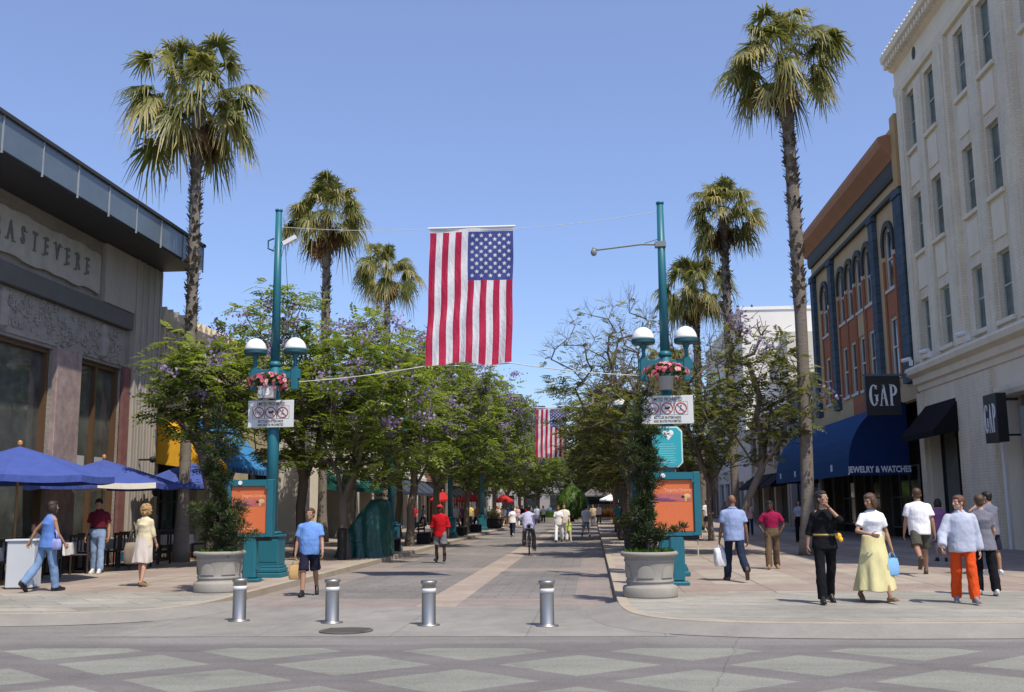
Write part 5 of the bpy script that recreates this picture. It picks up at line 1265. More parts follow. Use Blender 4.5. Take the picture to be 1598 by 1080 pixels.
# ---------------------------------------------------------------- cafe terrace
BUC = Cl('blue_parasol_cloth', (.06, .092, .30), .7)
parasol('blue_parasol', 'big blue cafe parasol nearest the left edge of the photo', -12.35, 21.4, 2.24, 2.90, 1.95, BUC, 8, white=False, group='blue cafe parasols')
parasol('blue_parasol', 'blue cafe parasol with a cream panel behind the man in the maroon polo', -12.5, 25.6, 2.18, 2.80, 1.85, BUC, 8, white=True, group='blue cafe parasols')
parasol('blue_parasol', 'blue cafe parasol behind the nearest left palm trunk', -12.3, 30.8, 2.28, 2.95, 1.6, BUC, 6, group='blue cafe parasols')
parasol('blue_parasol', 'blue cafe parasol cut off by the left edge, partly behind the nearest one', -13.2, 19.3, 2.3, 3.0, 1.5, BUC, 8, group='blue cafe parasols')
TCL = Cl('white_tablecloth', (.72, .71, .68), .5)
def cafe_table(label, x, y):
    t = thing('cafe_table', label, 'table', (x, y, .12), 0, 'cafe tables under white cloths'); m = MB(); n = 24; V = []
    for z, r in ((.74, .40), (.745, .42), (.70, .43), (.45, .45)):
        for k in range(n): a = 2*pi*k/n; q = (abs(cos(a))**6+abs(sin(a))**6)**(-1/6); rr = r*q+(.03*sin(a*9) if z < .6 else 0); V.append((cos(a)*rr, sin(a)*rr, z))
    m.add(V, [(i*n+j, i*n+(j+1) % n, (i+1)*n+(j+1) % n, (i+1)*n+j) for i in range(3) for j in range(n)]+[tuple(range(n))]); m.build('tablecloth', TCL, t)
    m = MB(); m.tube([(0, 0, 0), (0, 0, .73)], .03, 8); m.lathe([(.24, 0), (.24, .03), (.04, .06)], n=14); m.build('leg', BLACK, t)
    m = MB(); m.lathe([(.035, .746), (.03, .80), (.045, .87)], (.15, .05, 0), 10); m.lathe([(.12, .746), (.13, .755)], (-.15, -.12, 0), 14); m.build('tableware', Glass('tumbler', (.5, .5, .5), .1), t)
    return t
tabs = [(-12.9, 20.9), (-12.9, 22.6), (-13.05, 24.3), (-13.2, 26.2), (-12.95, 28.1), (-12.9, 31.5)]
TL_ = ['white clothed cafe table behind the pale barrier', 'white clothed cafe table under the nearest blue parasol', 'white clothed cafe table behind the woman in the blue top', 'white clothed cafe table behind the man in the maroon polo', 'white clothed cafe table beside the woman in beige', 'white clothed cafe table behind the nearest left palm']
for (x, y), lab in zip(tabs, TL_): cafe_table(lab, x, y)
CHM = M('chair_dark_wood', (.035, .022, .016), .5, .2, spec=.5)
ch = thing('cafe_chair', 'x', 'chair', (0, 0, 0), 0, 'dark cafe chairs on the terrace')
m = MB(); m.box(-.21, -.21, .43, .21, .21, .47, .015); m.build('seat', CHM, ch); m = MB()
for k in range(5): m.box(-.17+k*.08, .18, .5, -.14+k*.08, .2, .84)
m.box(-.21, .175, .84, .21, .21, .91, .01); m.build('backrest', CHM, ch)
for sx in (-1, 1):
    for sy in (-1, 1): m = MB(); m.box(sx*.19-.018, sy*.19-.018, 0, sx*.19+.018, sy*.19+.018, .429 if sy < 0 else .84); m.build('leg', CHM, ch)
k = 0; used = False
for i, (x, y) in enumerate(tabs):
    for j, a in enumerate((.3, 2.0, 3.5, 5.0)):
        px_, py_ = x+cos(a)*.66, y+sin(a)*.66
        if px_ < -13.6: px_ = -13.55
        lab = 'dark chair on the '+['street', 'far', 'wall', 'near'][j]+' side of the table '+TL_[i].replace('white clothed cafe table ', '').replace('the woman in the blue top', 'the blue topped woman').replace('the man in the maroon polo', 'the maroon polo man')
        if not used: ch.location = (px_, py_, .12); ch.rotation_euler = (0, 0, a-pi/2); ch['label'] = lab; used = True
        else: copy_thing(ch, (px_, py_, .12), a-pi/2, lab)
def railing(label, x0, y0, x1, y1):
    t = thing('terrace_railing', label, 'railing', (x0, y0, .12), atan2(y1-y0, x1-x0)); L_ = sqrt((x1-x0)**2+(y1-y0)**2); m = MB()
    m.tube([(0, 0, .95), (L_, 0, .95)], .02, 6); m.tube([(0, 0, .12), (L_, 0, .12)], .015, 6); m.build('rail', BLACK, t)
    m = MB()
    for k in range(int(L_/.13)): m.tube([(k*.13, 0, .12), (k*.13, 0, .95)], .008, 4)
    m.build('bars', BLACK, t)
    for k in range(3): m = MB(); m.box(k*L_/2-.02, -.02, 0, k*L_/2+.02, .02, 1.0); m.build('post', BLACK, t)
railing('black cafe railing cut by the left edge, beside the pale barrier', -13.2, 18.0, -12.75, 20.2); railing('black cafe railing along the terrace behind the man in maroon', -11.7, 25.6, -11.9, 28.6)
br = thing('terrace_barrier', 'pale grey blue solid barrier panel at the corner of the cafe terrace', 'barrier', AY(36, 905, 19.9)[:2]+(.12,), .1)
m = MB(); m.box(-.27, -.2, .02, .27, .2, .92, .02); m.box(-.3, -.23, .92, .3, .23, .96, .01); m.build('panel', M('barrier_paint', (.52, .56, .60), .6, .06), br)
# ================================================================ people
SKIN = {'light': M('skin_light', (.50, .29, .20), .55, .08, 8), 'tan': M('skin_tan', (.36, .20, .125), .55, .08, 8), 'brown': M('skin_brown', (.20, .105, .06), .55, .08, 8), 'dark': M('skin_dark', (.075, .04, .027), .5, .08, 8)}
HAIRS = {'black': (.012, .010, .010), 'dark': (.028, .018, .012), 'brown': (.075, .042, .022), 'auburn': (.11, .045, .025), 'blond': (.36, .22, .09), 'grey': (.3, .29, .28)}
HM = {k: M('hair_'+k, v, .5, .35, 40, bump=.6, bs=150, stretch=(1, 1, .25), spec=.4) for k, v in HAIRS.items()}
EYEM = M('eye_dark', (.012, .010, .010), .2)
WRK = bpy.data.textures.new('creases', 'CLOUDS'); WRK.noise_scale = .2; WRK.noise_depth = 2
CUR = bpy.data.textures.new('curls', 'CLOUDS'); CUR.noise_scale = .035; CUR.noise_depth = 1
def fuse(o, vox, sm=3, disp=0.0, tex=None):
    r = o.modifiers.new('fuse', 'REMESH'); r.mode = 'VOXEL'; r.voxel_size = vox; r.use_smooth_shade = True
    s_ = o.modifiers.new('smooth', 'SMOOTH'); s_.factor = .5; s_.iterations = sm
    if disp:
        d = o.modifiers.new('creases', 'DISPLACE'); d.texture = tex or WRK; d.strength = disp; d.mid_level = .5
    return o
def rv(v, ax, a): return Matrix.Rotation(a, 3, ax) @ Vector(v)
SHOE = {'black': M('shoe_black', (.015, .014, .014), .45), 'white': M('shoe_white', (.62, .61, .58), .6, .08), 'brown': M('shoe_brown', (.10, .06, .035), .5), 'tan': M('shoe_tan', (.28, .17, .09), .6), 'grey': M('shoe_grey', (.2, .2, .2), .6)}
WALK = ((20, 4, -8), (-20, 22, 38)); WALKR = ((-20, 22, 38), (20, 4, -8)); STAND = ((4, 4, 0), (-3, 2, 0))
def person(label, pos, hd, H=1.75, fem=False, girth=1.0, legs=WALK, arms=(('fk', -16, 8, 12), ('fk', 18, 8, 22)), lean=2, head=(0, 0, 0), skin='light', hair=('short', 'dark'), top=None, bottom=None, shoes='black', near=True, group=None, cap=None, sandals=False, belt=None, lift=0.0):
    sc = H/1.75; th = thing('person', label, 'person', pos, -radians(hd), group, sc)
    vox = .0068 if near else .02
    SK = SKIN[skin]; l = radians(lean); pel = Vector((0, 0, .93)); body = MB(); info = {}
    RL = Matrix.Rotation(-l, 3, 'X')
    def T(x, y, z): return pel + RL @ Vector((x, y, z))
    # ---- legs
    J = []
    for i, sd in ((0, -1), (1, 1)):
        f, k, fp = legs[i][:3]; ab = radians(legs[i][3] if len(legs[i]) > 3 else 2); a = radians(f); k = radians(k); fp = radians(fp)
        hip = Vector((sd*.088, 0, .90)); kn = hip+.43*Vector((sd*sin(ab), sin(a)*cos(ab), -cos(a)*cos(ab))); an = kn+.405*Vector((sd*sin(ab)*.3, sin(a-k), -cos(a-k)))
        fw = rv((sd*.12, cos(fp), -sin(fp)), 'X', 0).normalized(); dn = Vector((0, -sin(fp), -cos(fp)))
        heel = an+dn*.055-fw*.045; ball = an+dn*.066+fw*.11; toe = an+dn*.066+fw*.175
        J.append((hip, kn, an, fw, dn, heel, ball, toe))
    zmin = min(min(j[5].z-.036, j[7].z-.027) for j in J)
    off = Vector((0, 0, -zmin+lift))
    pel += off; J = [tuple(v+off if n in (0, 1, 2, 5, 6, 7) else v for n, v in enumerate(j)) for j in J]
    g = girth
    if fem: RG = [(-.12, .15, .105), (-.03, .175, .12), (.07, .152, .10*g), (.16, .128, .088*g), (.26, .146, .10*g), (.33, .155, .125), (.39, .155, .10), (.43, .14, .086), (.46, .108, .074), (.49, .072, .06), (.53, .046, .048)]
    else: RG = [(-.12, .15, .10), (-.03, .166, .115), (.08, .160*(.6+.4*g), .108*g), (.18, .162*(.6+.4*g), .112*g), (.30, .178, .122*(.5+.5*g)), (.38, .188, .115), (.43, .172, .10), (.465, .132, .084), (.50, .085, .066), (.53, .056, .056)]
    shx = .158 if fem else .188
    body.loft([(T(0, .012*(z < .3)*(g-1)*5, z), rx, ry, RL) for z, rx, ry in RG], 20)
    lr = (.082, .055, .036) if not fem else (.080, .052, .033)
    for hip, kn, an, fw, dn, heel, ball, toe in J:
        body.cap(hip, lr[0], kn, lr[1]); calf = kn+(an-kn)*.32+Vector((0, -.012, 0)); body.cap(kn, lr[1]-.003, calf, lr[1]); body.cap(calf, lr[1], an, lr[2])
        body.cap(heel+dn*-.012, .028, ball, .026); body.cap(ball, .026, toe-fw*.02, .02)
    # ---- arms
    A = []; ua, fa = .285, .255
    if fem: ua, fa = .27, .24
    for i, sd in ((0, -1), (1, 1)):
        sh = T(sd*(shx-.010), 0, .405); q = arms[i]
        if q[0] == 'fk':
            s_, b, e = [radians(v) for v in q[1:4]]; inw = radians(q[4]) if len(q) > 4 else .12
            u = Vector((sd*sin(b), sin(s_)*cos(b), -cos(s_)*cos(b))); el = sh+u*ua
            w = Vector((sd*(sin(b)*.6-sin(inw)*sin(e)), sin(s_+e), -cos(s_+e)))
            w.normalize(); wr = el+w*fa
        else:
            tg = pel+Vector(q[1]); pole = Vector(q[2]) if len(q) > 2 else Vector((sd*.5, -.6, -.6)); d = tg-sh; D = min(d.length, ua+fa-.004); d.normalize(); tg = sh+d*D
            c = (ua*ua+D*D-fa*fa)/(2*ua*D); c = max(-1, min(1, c)); pl = (pole-d*pole.dot(d)).normalized(); el = sh+d*(ua*c)+pl*(ua*sqrt(1-c*c)); wr = tg; w = (wr-el).normalized()
        A.append((sh, el, wr, w))
        ar = (.047, .039, .026) if not fem else (.040, .033, .022)
        body.cap(T(sd*.06, -.008, .45), .05, sh, ar[0]+.006); body.cap(sh, ar[0], el, ar[1]); m1 = el+(wr-el)*.3; body.cap(el, ar[1]-.002, m1, ar[1]); body.cap(m1, ar[1], wr, ar[2])
        # hand: palm, four bent fingers, thumb
        n = Vector((-sd, 0, 0)); n = (n-w*n.dot(w)); n = n.normalized() if n.length > .2 else Vector((0, 0, 1)); c = w.cross(n)
        if c.y < 0: c = -c
        Rm = Matrix((c, n, w)).transposed(); hs = 1.0 if not fem else .92
        body.ell(wr+w*.045*hs, (.041*hs, .017, .052*hs), Rm, 12, 8)
        curl = .55 if near else .5
        if near:
            for k_, (cx, ln) in enumerate(((.031, .068), (.0105, .078), (-.0105, .073), (-.031, .058))):
                b0_ = wr+w*.080*hs+c*cx*hs; d1 = (w*cos(curl*.6)+n*sin(curl*.6)+c*cx*1.5).normalized(); d2 = (w*cos(curl*1.7)+n*sin(curl*1.7)).normalized(); d3 = (w*cos(curl*2.5)+n*sin(curl*2.5)).normalized(); ln *= hs
                p1 = b0_+d1*ln*.48; p2 = p1+d2*ln*.33; p3 = p2+d3*ln*.24
                body.cap(b0_-w*.012, .0092, p1, .0086, 7); body.cap(p1, .0086, p2, .0078, 7); body.cap(p2, .0078, p3, .0068, 7)
            b0_ = wr+w*.022+c*.030; d1 = (w*.62+c*.62+n*.4).normalized(); p1 = b0_+d1*.040; p2 = p1+(w*.85+c*.25+n*.4).normalized()*.034
            body.cap(b0_, .0125, p1, .0105, 7); body.cap(p1, .0105, p2, .0085, 7)
        else:
            for cx in (-.02, .02): body.cap(wr+w*.07+c*cx, .02, wr+w*.14+c*cx+n*.02, .016, 6)
            body.cap(wr+w*.03+c*.03, .016, wr+w*.09+c*.06, .013, 6)
        info['hand%d' % i] = wr+w*.085*hs+n*.018; info['wrist%d' % i] = wr
    # ---- head
    yw, pt, ro = [radians(v) for v in head]; RH = Matrix.Rotation(-yw, 3, 'Z') @ Matrix.Rotation(-pt, 3, 'X') @ Matrix.Rotation(ro, 3, 'Y')
    NB = T(0, .005, .55); HC = T(0, .02, .55)+Vector((0, 0, .008))+RH @ Vector((0, .012, .098))
    def Hd(x, y, z): return HC+RH @ Vector((x, y, z))
    nk = .056 if not fem else .046
    body.cap(T(0, -.012, .46), nk+.006, Hd(0, -.02, -.05), nk)
    body.ell(Hd(0, -.008, .022), (.076, .096, .098), RH, 16, 12); body.ell(Hd(0, .022, -.045), (.060, .064, .072), RH, 14, 10); body.ell(Hd(0, .058, -.092), (.026, .024, .02), RH)
    if near:
        body.cap(Hd(0, .082, .016), .010, Hd(0, .102, -.022), .0135, 8); body.ell(Hd(0, .092, -.03), (.019, .014, .010), RH)
        body.ell(Hd(0, .068, .036), (.05, .02, .014), RH); body.ell(Hd(0, .080, -.062), (.024, .012, .006), RH); body.ell(Hd(0, .079, -.072), (.020, .012, .007), RH)
        for sd in (-1, 1):
            body.ell(Hd(sd*.040, .060, -.015), (.024, .02, .018), RH); body.ell(Hd(sd*.078, -.005, -.008), (.011, .021, .032), RH)
    bo = fuse(body.build('body', SK, th, True), vox, 3 if near else 2)
    if near:
        m = MB()
        for sd in (-1, 1): m.ell(Hd(sd*.031, .088, .008), (.010, .005, .0045), RH, 10, 6); 
        m.build('eyes', EYEM, th, True); m = MB()
        m.ell(Hd(0, .091, -.067), (.021, .004, .003), RH, 10, 6); m.build('mouth', M('lip', (.28, .09, .075) if skin not in ('dark',) else (.06, .025, .02), .5), th, True)
    hv = .009 if near else .022
    if hair and hair[0] != 'bald':
        st, hc = hair; m = MB()
        m.ell(Hd(0, -.024, .038), (.088, .098, .096), RH, 16, 12)
        m.ell(Hd(0, .012, .078), (.070, .078, .05), RH)
        if st in ('short', 'pony', 'updo'):
            m.ell(Hd(0, -.055, -.02), (.074, .058, .075), RH)
            for sd in (-1, 1): m.ell(Hd(sd*.066, .015, .03), (.02, .035, .035), RH)
        if st == 'bob':
            m.ell(Hd(0, -.045, -.03), (.105, .075, .105), RH)
            for sd in (-1, 1): m.ell(Hd(sd*.078, -.005, -.035), (.028, .052, .095), RH)
        if st == 'curly':
            m.ell(Hd(0, -.03, .02), (.125, .12, .125), RH); m.ell(Hd(0, -.05, -.05), (.12, .09, .09), RH)
            for sd in (-1, 1): m.ell(Hd(sd*.088, 0, -.02), (.045, .06, .10), RH)
        if st == 'long':
            m.ell(Hd(0, -.05, -.06), (.095, .065, .15), RH)
            for sd in (-1, 1): m.ell(Hd(sd*.075, -.01, -.06), (.03, .045, .13), RH)
        if st == 'pony': m.cap(Hd(0, -.10, .04), .035, Hd(0, -.16, .01), .04); m.cap(Hd(0, -.16, .01), .04, Hd(0, -.17, -.12), .018)
        if st == 'updo': m.ell(Hd(0, -.11, .055), (.045, .04, .045), RH)
        fuse(m.build('hair', HM[hc], th, True), hv, 2, .012 if st != 'curly' else .05, CUR if st == 'curly' else None)
    if cap:
        m = MB(); m.ell(Hd(0, -.012, .055), (.094, .108, .085), RH, 16, 10); m.loft([(Hd(0, .1, .05), .075, .075, RH @ Matrix.Rotation(radians(-12), 3, 'X')), (Hd(0, .1, .066), .075, .075, RH @ Matrix.Rotation(radians(-12), 3, 'X'))], 16)
        fuse(m.build('cap', cap, th, True), hv, 2)
    # ---- bottom garment
    cv = .013 if near else .022
    if bottom:
        kind, bm = bottom[:2]; loose = bottom[2] if len(bottom) > 2 else 1.0; m = MB()
        sel = [(z, rx, ry) for z, rx, ry in RG if z < .1]
        rings = [(T(0, 0, -.155), .125, .10, RL)]+[(T(0, 0, z), rx+.014, ry+.014, RL) for z, rx, ry in sel]+[(T(0, 0, .105), RG[2][1]+.012, RG[2][2]+.012, RL)]
        if kind in ('trousers', 'shorts'):
            m.loft(rings, 20)
            for hip, kn, an, fw, dn, heel, ball, toe in J:
                if kind == 'trousers':
                    e = an+(an-kn).normalized()*.035*(1 if loose < 1.3 else 1.2); m.cap(hip+Vector((0, 0, .02)), .098, hip+(kn-hip)*.5, .084*(.7+.3*loose)); m.cap(hip+(kn-hip)*.5, .084*(.7+.3*loose), kn, .068*loose); m.ell(kn, .068*loose); mid = kn+(an-kn)*.5; m.tube([kn, mid, e], [.068*loose, .066*loose, .064*loose], 12)
                else:
                    fr = bottom[3] if len(bottom) > 3 else .95; e = hip+(kn-hip)*fr; m.ell(hip+Vector((0, 0, .02)), .098); m.tube([hip+Vector((0, 0, .02)), e], [.098, .095*loose], 14)
            fuse(m.build(kind, bm, th, True), cv, 3, .04 if near else .02)
        else:                                    # skirt
            hem = bottom[3]; c = (J[0][2]+J[1][2])/2; z0 = pel.z; rr = [(T(0, 0, .105), RG[2][1]+.014, RG[2][2]+.014, None), (T(0, 0, .03), .178, .128, None), (T(0, 0, -.06), .192, .145, None)]
            for k in range(1, 8):
                t_ = k/7; z = z0-.06+(hem-(z0-.06))*t_; rr.append((Vector((c.x*t_, c.y*t_*.9, z)), .192+(bottom[2]-.192)*t_, .15+(bottom[4]-.15)*t_, None))
            n = 48; V = []
            for i, (p, rx, ry, _) in enumerate(rr):
                for k in range(n): a = 2*pi*k/n; fo = 1+.10*sin(a*7+.9*sin(i*.5))*(i/9)**1.3+.05*sin(a*4+i*.4)*(i/9)+.03*sin(a*11+i*.3)*(i/9); V.append((p.x+rx*fo*cos(a), p.y+ry*fo*sin(a), p.z+.012*sin(a*3)*(i == 9)))
            m.add(V, [(i*n+j, i*n+(j+1) % n, (i+1)*n+(j+1) % n, (i+1)*n+j) for i in range(len(rr)-1) for j in range(n)]); o = m.build('skirt', bm, th, True)
            sm = o.modifiers.new('cloth', 'SOLIDIFY'); sm.thickness = .006; d = o.modifiers.new('soft', 'SUBSURF'); d.levels = d.render_levels = 1
    # ---- top garment
    if top:
        kind, tm = top[:2]; sl_ = top[2] if len(top) > 2 else 'short'; tuck = top[3] if len(top) > 3 else 'out'; lo_ = top[4] if len(top) > 4 else 1.0; m = MB(); inf = .017*lo_
        rings = []
        if tuck == 'out': rings.append((T(0, 0, -.13-.02*(lo_-1)), RG[1][1]+.022*lo_, RG[1][2]*(.6+.4*g)+.026*lo_, RL)); zlo = -.04
        elif tuck == 'long': rings.append((T(0, 0, -.2), RG[1][1]+.03*lo_, RG[1][2]+.03*lo_, RL)); zlo = -.1
        else: zlo = .06
        if tuck == 'in': rings.append((T(0, 0, .065), RG[2][1]+.014, RG[2][2]+.014, RL))
        for z, rx, ry in RG:
            if z > zlo+.02 and z < .505: rings.append((T(0, .012*(z < .3)*(g-1)*5, z), rx+inf+(.012*lo_ if z < .25 and tuck == 'out' else 0), ry+inf+(.008*lo_ if z < .25 and tuck == 'out' else 0), RL))
        if kind != 'vneck': rings.append((T(0, -.005, .515), .067 if not fem else .058, .064, RL))
        m.loft(rings, 22)
        for i, (sh, el, wr, w) in enumerate(A):
            if sl_ == 'none':
                m.ell(sh+Vector((-(-1, 1)[i]*.03, 0, 0)), .055); continue
            r0 = (.066 if not fem else .056)*(.75+.25*lo_); r1 = (.068 if not fem else .056)*(.6+.4*lo_)
            m.cap(T((-1, 1)[i]*.055, -.008, .447), .064, sh, r0-.004); m.ell(sh, r0)
            if sl_ == 'short': m.tube([sh, sh+(el-sh)*.68], [r0, r1], 14)
            elif sl_ == 'half': m.cap(sh, r0, el, r1-.006); m.tube([el, el+(wr-el)*.3], [r1-.006, r1-.008], 14)
            else: m.cap(sh, r0, el, r1*.95); m.tube([el, el+(wr-el)*.85], [r1*.95, r1*.86], 14); m.tube([el+(wr-el)*.84, el+(wr-el)*.97], [.043*lo_, .038*lo_], 12)
        fuse(m.build(kind if kind != 'vneck' else 'shirt', tm, th, True), cv, 2, .032 if near else .02)
        if near and len(top) > 5 and top[5] == 'collar':
            m = MB()
            for k in range(14):
                a0 = 2*pi*k/15+pi/2+.22; a1 = a0+2*pi/15
                m.poly([T(.064*cos(a0), .066*sin(a0), .535), T(.064*cos(a1), .066*sin(a1), .535), T(.094*cos(a1), .092*sin(a1), .497), T(.094*cos(a0), .092*sin(a0), .497)])
            o = m.build('collar', tm, th, True); sd_ = o.modifiers.new('cloth', 'SOLIDIFY'); sd_.thickness = .006
    if belt:
        m = MB(); m.loft([(T(0, 0, .075), RG[2][1]+.026, RG[2][2]+.026, RL), (T(0, 0, .108), RG[2][1]+.026, RG[2][2]+.026, RL)], 24); m.build('belt', belt, th, True)
    # ---- shoes
    if shoes:
        for hip, kn, an, fw, dn, heel, ball, toe in J:
            m = MB(); up = -dn; m.cap(heel, .037, ball, .040); m.cap(ball, .040, toe, .030); sdv = fw.cross(dn)
            if not sandals: m.cap(heel+up*.02, .04, an+up*.0+fw*.02, .044); m.cap(an+fw*.02, .042, ball+up*.01, .038)
            Rf = Matrix((sdv, fw, up)).transposed(); m.obb((heel+toe)/2+dn*.026+fw*.005, (.040, .125, .010), Rf)
            fuse(m.build('sandal' if sandals else 'shoe', SHOE[shoes], th, True), .009 if near else .02, 2)
    Rz = Matrix.Rotation(-radians(hd), 3, 'Z')
    info['world'] = lambda p: Vector(pos)+Rz @ (Vector(p)*sc)
    info['root'] = th; info['T'] = T; info['J'] = J; info['sc'] = sc; return info

def bag(name, label, top, w, d, h, mat, rz=0.0, strap=.22, sag=.0, open_=False, hm=None):
    """a bag hanging from TOP (world point of the hand or shoulder)"""
    t = thing(name, label, 'bag', (top[0], top[1], top[2]-strap-h), rz); m = MB(); n = 28; V = []; pr = [(0, .86), (.05, .98), (.35, 1.05), (.7, 1.0), (1.0, .9)]
    for z, s_ in pr:
        for k in range(n):
            a = 2*pi*k/n; q = (abs(cos(a))**6+abs(sin(a))**6)**(-1/6); V.append((cos(a)*q*w/2*(s_+sag*(1-z)), sin(a)*q*d/2*s_*(1 if z < .9 else .6), h*z-(.02*h*cos(2*a) if z > .9 else 0)))
    m.add(V, [(i*n+j, i*n+(j+1) % n, (i+1)*n+(j+1) % n, (i+1)*n+j) for i in range(4) for j in range(n)]+[tuple(range(n-1, -1, -1))]+([] if open_ else [tuple(range(4*n, 5*n))])); m.build('bag_body', mat, t, True)
    m = MB()
    for sy in (-1, 1): m.tube([(-w*.28, sy*d*.25, h*.95), (-w*.16, sy*d*.1, h+strap*.6), (0, sy*.004, h+strap+.005), (w*.16, sy*d*.1, h+strap*.6), (w*.28, sy*d*.25, h*.95)], .009, 6)
    m.build('strap', hm or mat, t, True); return t
def at(px, py, z): return G(px, py, z)
C_ = lambda n, c, f=.5: Cl(n, c, f)
JEAN = C_('jeans_light', (.17, .26, .42)); JEAND = C_('jeans_dark', (.018, .026, .052)); BLKC = C_('cloth_black', (.010, .010, .012)); WHTC = C_('cloth_white', (.78, .78, .80)); KHA = C_('cloth_brown', (.14, .095, .055)); NAVY = C_('cloth_navy', (.018, .018, .035)); REDC = C_('cloth_red', (.48, .012, .018)); GRYC = C_('cloth_grey', (.16, .16, .19)); OLI = C_('cloth_olive', (.075, .072, .055)); MAR = C_('cloth_maroon', (.13, .015, .03)); CRIM = C_('cloth_crimson', (.26, .012, .055))
# --- left pavement
p = person('woman in a sleeveless blue top and light jeans, seen from behind', at(70, 923, .12), 28, 1.72, True, 1.0, ((-16, 24, 44), (11, 3, -4)), (('fk', -24, 38, 8), ('fk', 10, 12, 26)), 4, (10, 0, 0), 'tan', ('bob', 'dark'), ('vest', C_('cloth_mid_blue', (.10, .20, .50)), 'none', 'out', 1.1), ('trousers', JEAN, 1.15), 'black')
bag('shoulder_bag', 'pale purple handbag hanging at the hip of the woman in blue', p['world']((.20, .02, 1.16)), .28, .1, .2, C_('bag_lilac', (.30, .33, .62), .3), -.4, .16)
p = person('man in a maroon polo shirt and light jeans standing with his head tilted up', at(150, 895, .12), 176, 1.80, False, 1.08, ((6, 3, 0), (-6, 4, 4)), (('fk', -4, 12, 18), ('fk', 2, 12, 14)), -3, (-6, 14, 4), 'tan', ('short', 'black'), ('polo', MAR, 'short', 'in', 1.15, 'collar'), ('trousers', C_('jeans_pale', (.25, .34, .50)), 1.15), 'white', belt=BLKC)
bag('tote_bag', 'small teal bag hanging low behind the man in the maroon polo', Vector(at(168, 893, .12))+Vector((.25, .5, .66)), .3, .12, .22, C_('bag_teal', (.03, .25, .30), .3), .3, .2)
p = person('woman with curly blond hair in a cream cardigan and beige skirt, seen from behind', at(222, 915, .12), 12, 1.62, True, 1.05, ((8, 3, 0), (-9, 8, 14)), (('fk', 4, 10, 30), ('fk', 4, 10, 22)), 2, (24, 0, 0), 'light', ('curly', 'blond'), ('cardigan', C_('cloth_cream', (.62, .55, .36)), 'half', 'out', 1.25), ('skirt', C_('cloth_beige', (.56, .50, .44)), .215, .50, .17), 'tan', sandals=True)
bag('tote_bag', 'large taupe tote bag on the left shoulder of the woman in beige', p['world']((-.24, -.04, 1.36)), .36, .15, .42, C_('bag_taupe', (.25, .20, .15), .3), -.2, .40)
p = person('heavy set man in a blue tee shirt and navy shorts walking towards the bollards', at(482, 930, 0.0), 172, 1.66, False, 1.25, ((-14, 22, 26), (14, 4, -4)), (('fk', 12, 14, 16), ('fk', -6, 14, 18)), 1, (18, -8, 0), 'tan', ('short', 'brown'), ('tee_shirt', C_('cloth_sky_blue', (.15, .29, .62)), 'short', 'out', 1.2), ('shorts', NAVY, 1.15, .98), 'black')
m_ = MB()
h_ = p['world'](p['hand1']); bag('paper_bag', 'small tan paper bag carried by the man in the blue tee', h_, .24, .11, .27, M('kraft_paper', (.48, .31, .13), .85, .12), .2, .12, open_=True)
# --- on the roadway
p = person('skater in a bright red shirt and red cap with grey shorts on roller skates', at(687, 879, 0.0), 184, 1.64, False, 1.1, ((7, 8, 0, 6), (-6, 6, 0, 6)), (('fk', -14, 14, 26), ('fk', -14, 14, 26)), 6, (0, -10, 0), 'dark', ('short', 'black'), ('shirt', REDC, 'half', 'long', 1.6), ('shorts', C_('cloth_grey_mid', (.17, .17, .18)), 1.25, 1.0), None, cap=M('cap_red', (.55, .015, .02), .8), lift=.075)
for j, J_ in enumerate(p['J']):
    heel, ball, toe, fw, an = J_[5], J_[6], J_[7], J_[3], J_[2]; m = MB(); m.cap(heel, .045, ball, .047); m.cap(ball, .047, toe, .04); m.cap(heel+Vector((0, 0, .02)), .05, an+Vector((0, .0, .14)), .058); m.box(heel.x-.02, heel.y-.03, -.0+heel.z-.06, heel.x+.02, toe.y+.03, heel.z-.035)
    s_ = fuse(m.build('skate', BLACK, p['root'], True), .01, 2); m = MB()
    for q in range(4):
        c = heel.lerp(toe, q/3); m.tube([(c.x-.012, c.y, .036), (c.x+.012, c.y, .036)], .036, 12)
    m.build('wheels', M('skate_wheel', (.25, .25, .26)), s_)
# cyclist and bicycle
bx, by, _ = at(826, 865, 0.0); bs = 1.0
bk = thing('bicycle', 'dark city bicycle ridden away down the middle of the promenade', 'bicycle', (bx, by, 0), radians(3)); RB = M('tyre_rubber', (.02, .02, .02), .8); FRM = M('bike_frame', (.05, .055, .07), .4)
for yy in (-.50, .52):
    w = MB(); w.tube([(0, yy+.33*cos(a), .345+.33*sin(a)) for a in [k*2*pi/32 for k in range(32)]], .02, 8, closed=True); wh = w.build('wheel', RB, bk, True)
    w = MB(); w.tube([(0, yy+.305*cos(a), .345+.305*sin(a)) for a in [k*2*pi/32 for k in range(32)]], .011, 6, closed=True); w.tube([(-.05, yy, .345), (.05, yy, .345)], .022, 8)
    for k in range(14): a = k*2*pi/14; w.tube([(.02*(-1)**k, yy, .345), (0, yy+.3*cos(a), .345+.3*sin(a))], .0025, 3)
    w.build('rim', STEEL, wh)
m = MB()
BBk, ST_, HD_ = (0, -.06, .30), (0, -.20, .82), (0, .36, .86)
for a, b, r in ((BBk, ST_, .017), (BBk, (0, .40, .66), .02), (ST_, HD_, .017), (HD_, (0, .40, .66), .02)): m.tube([a, b], r, 8)
for sx in (-.055, .055): m.tube([(sx*.4, -.06, .30), (sx, -.50, .345)], .011, 6); m.tube([(sx*.3, -.20, .78), (sx, -.50, .345)], .010, 6); m.tube([(0, .40, .64), (sx, .41, .6), (sx, .52, .345)], .013, 6)
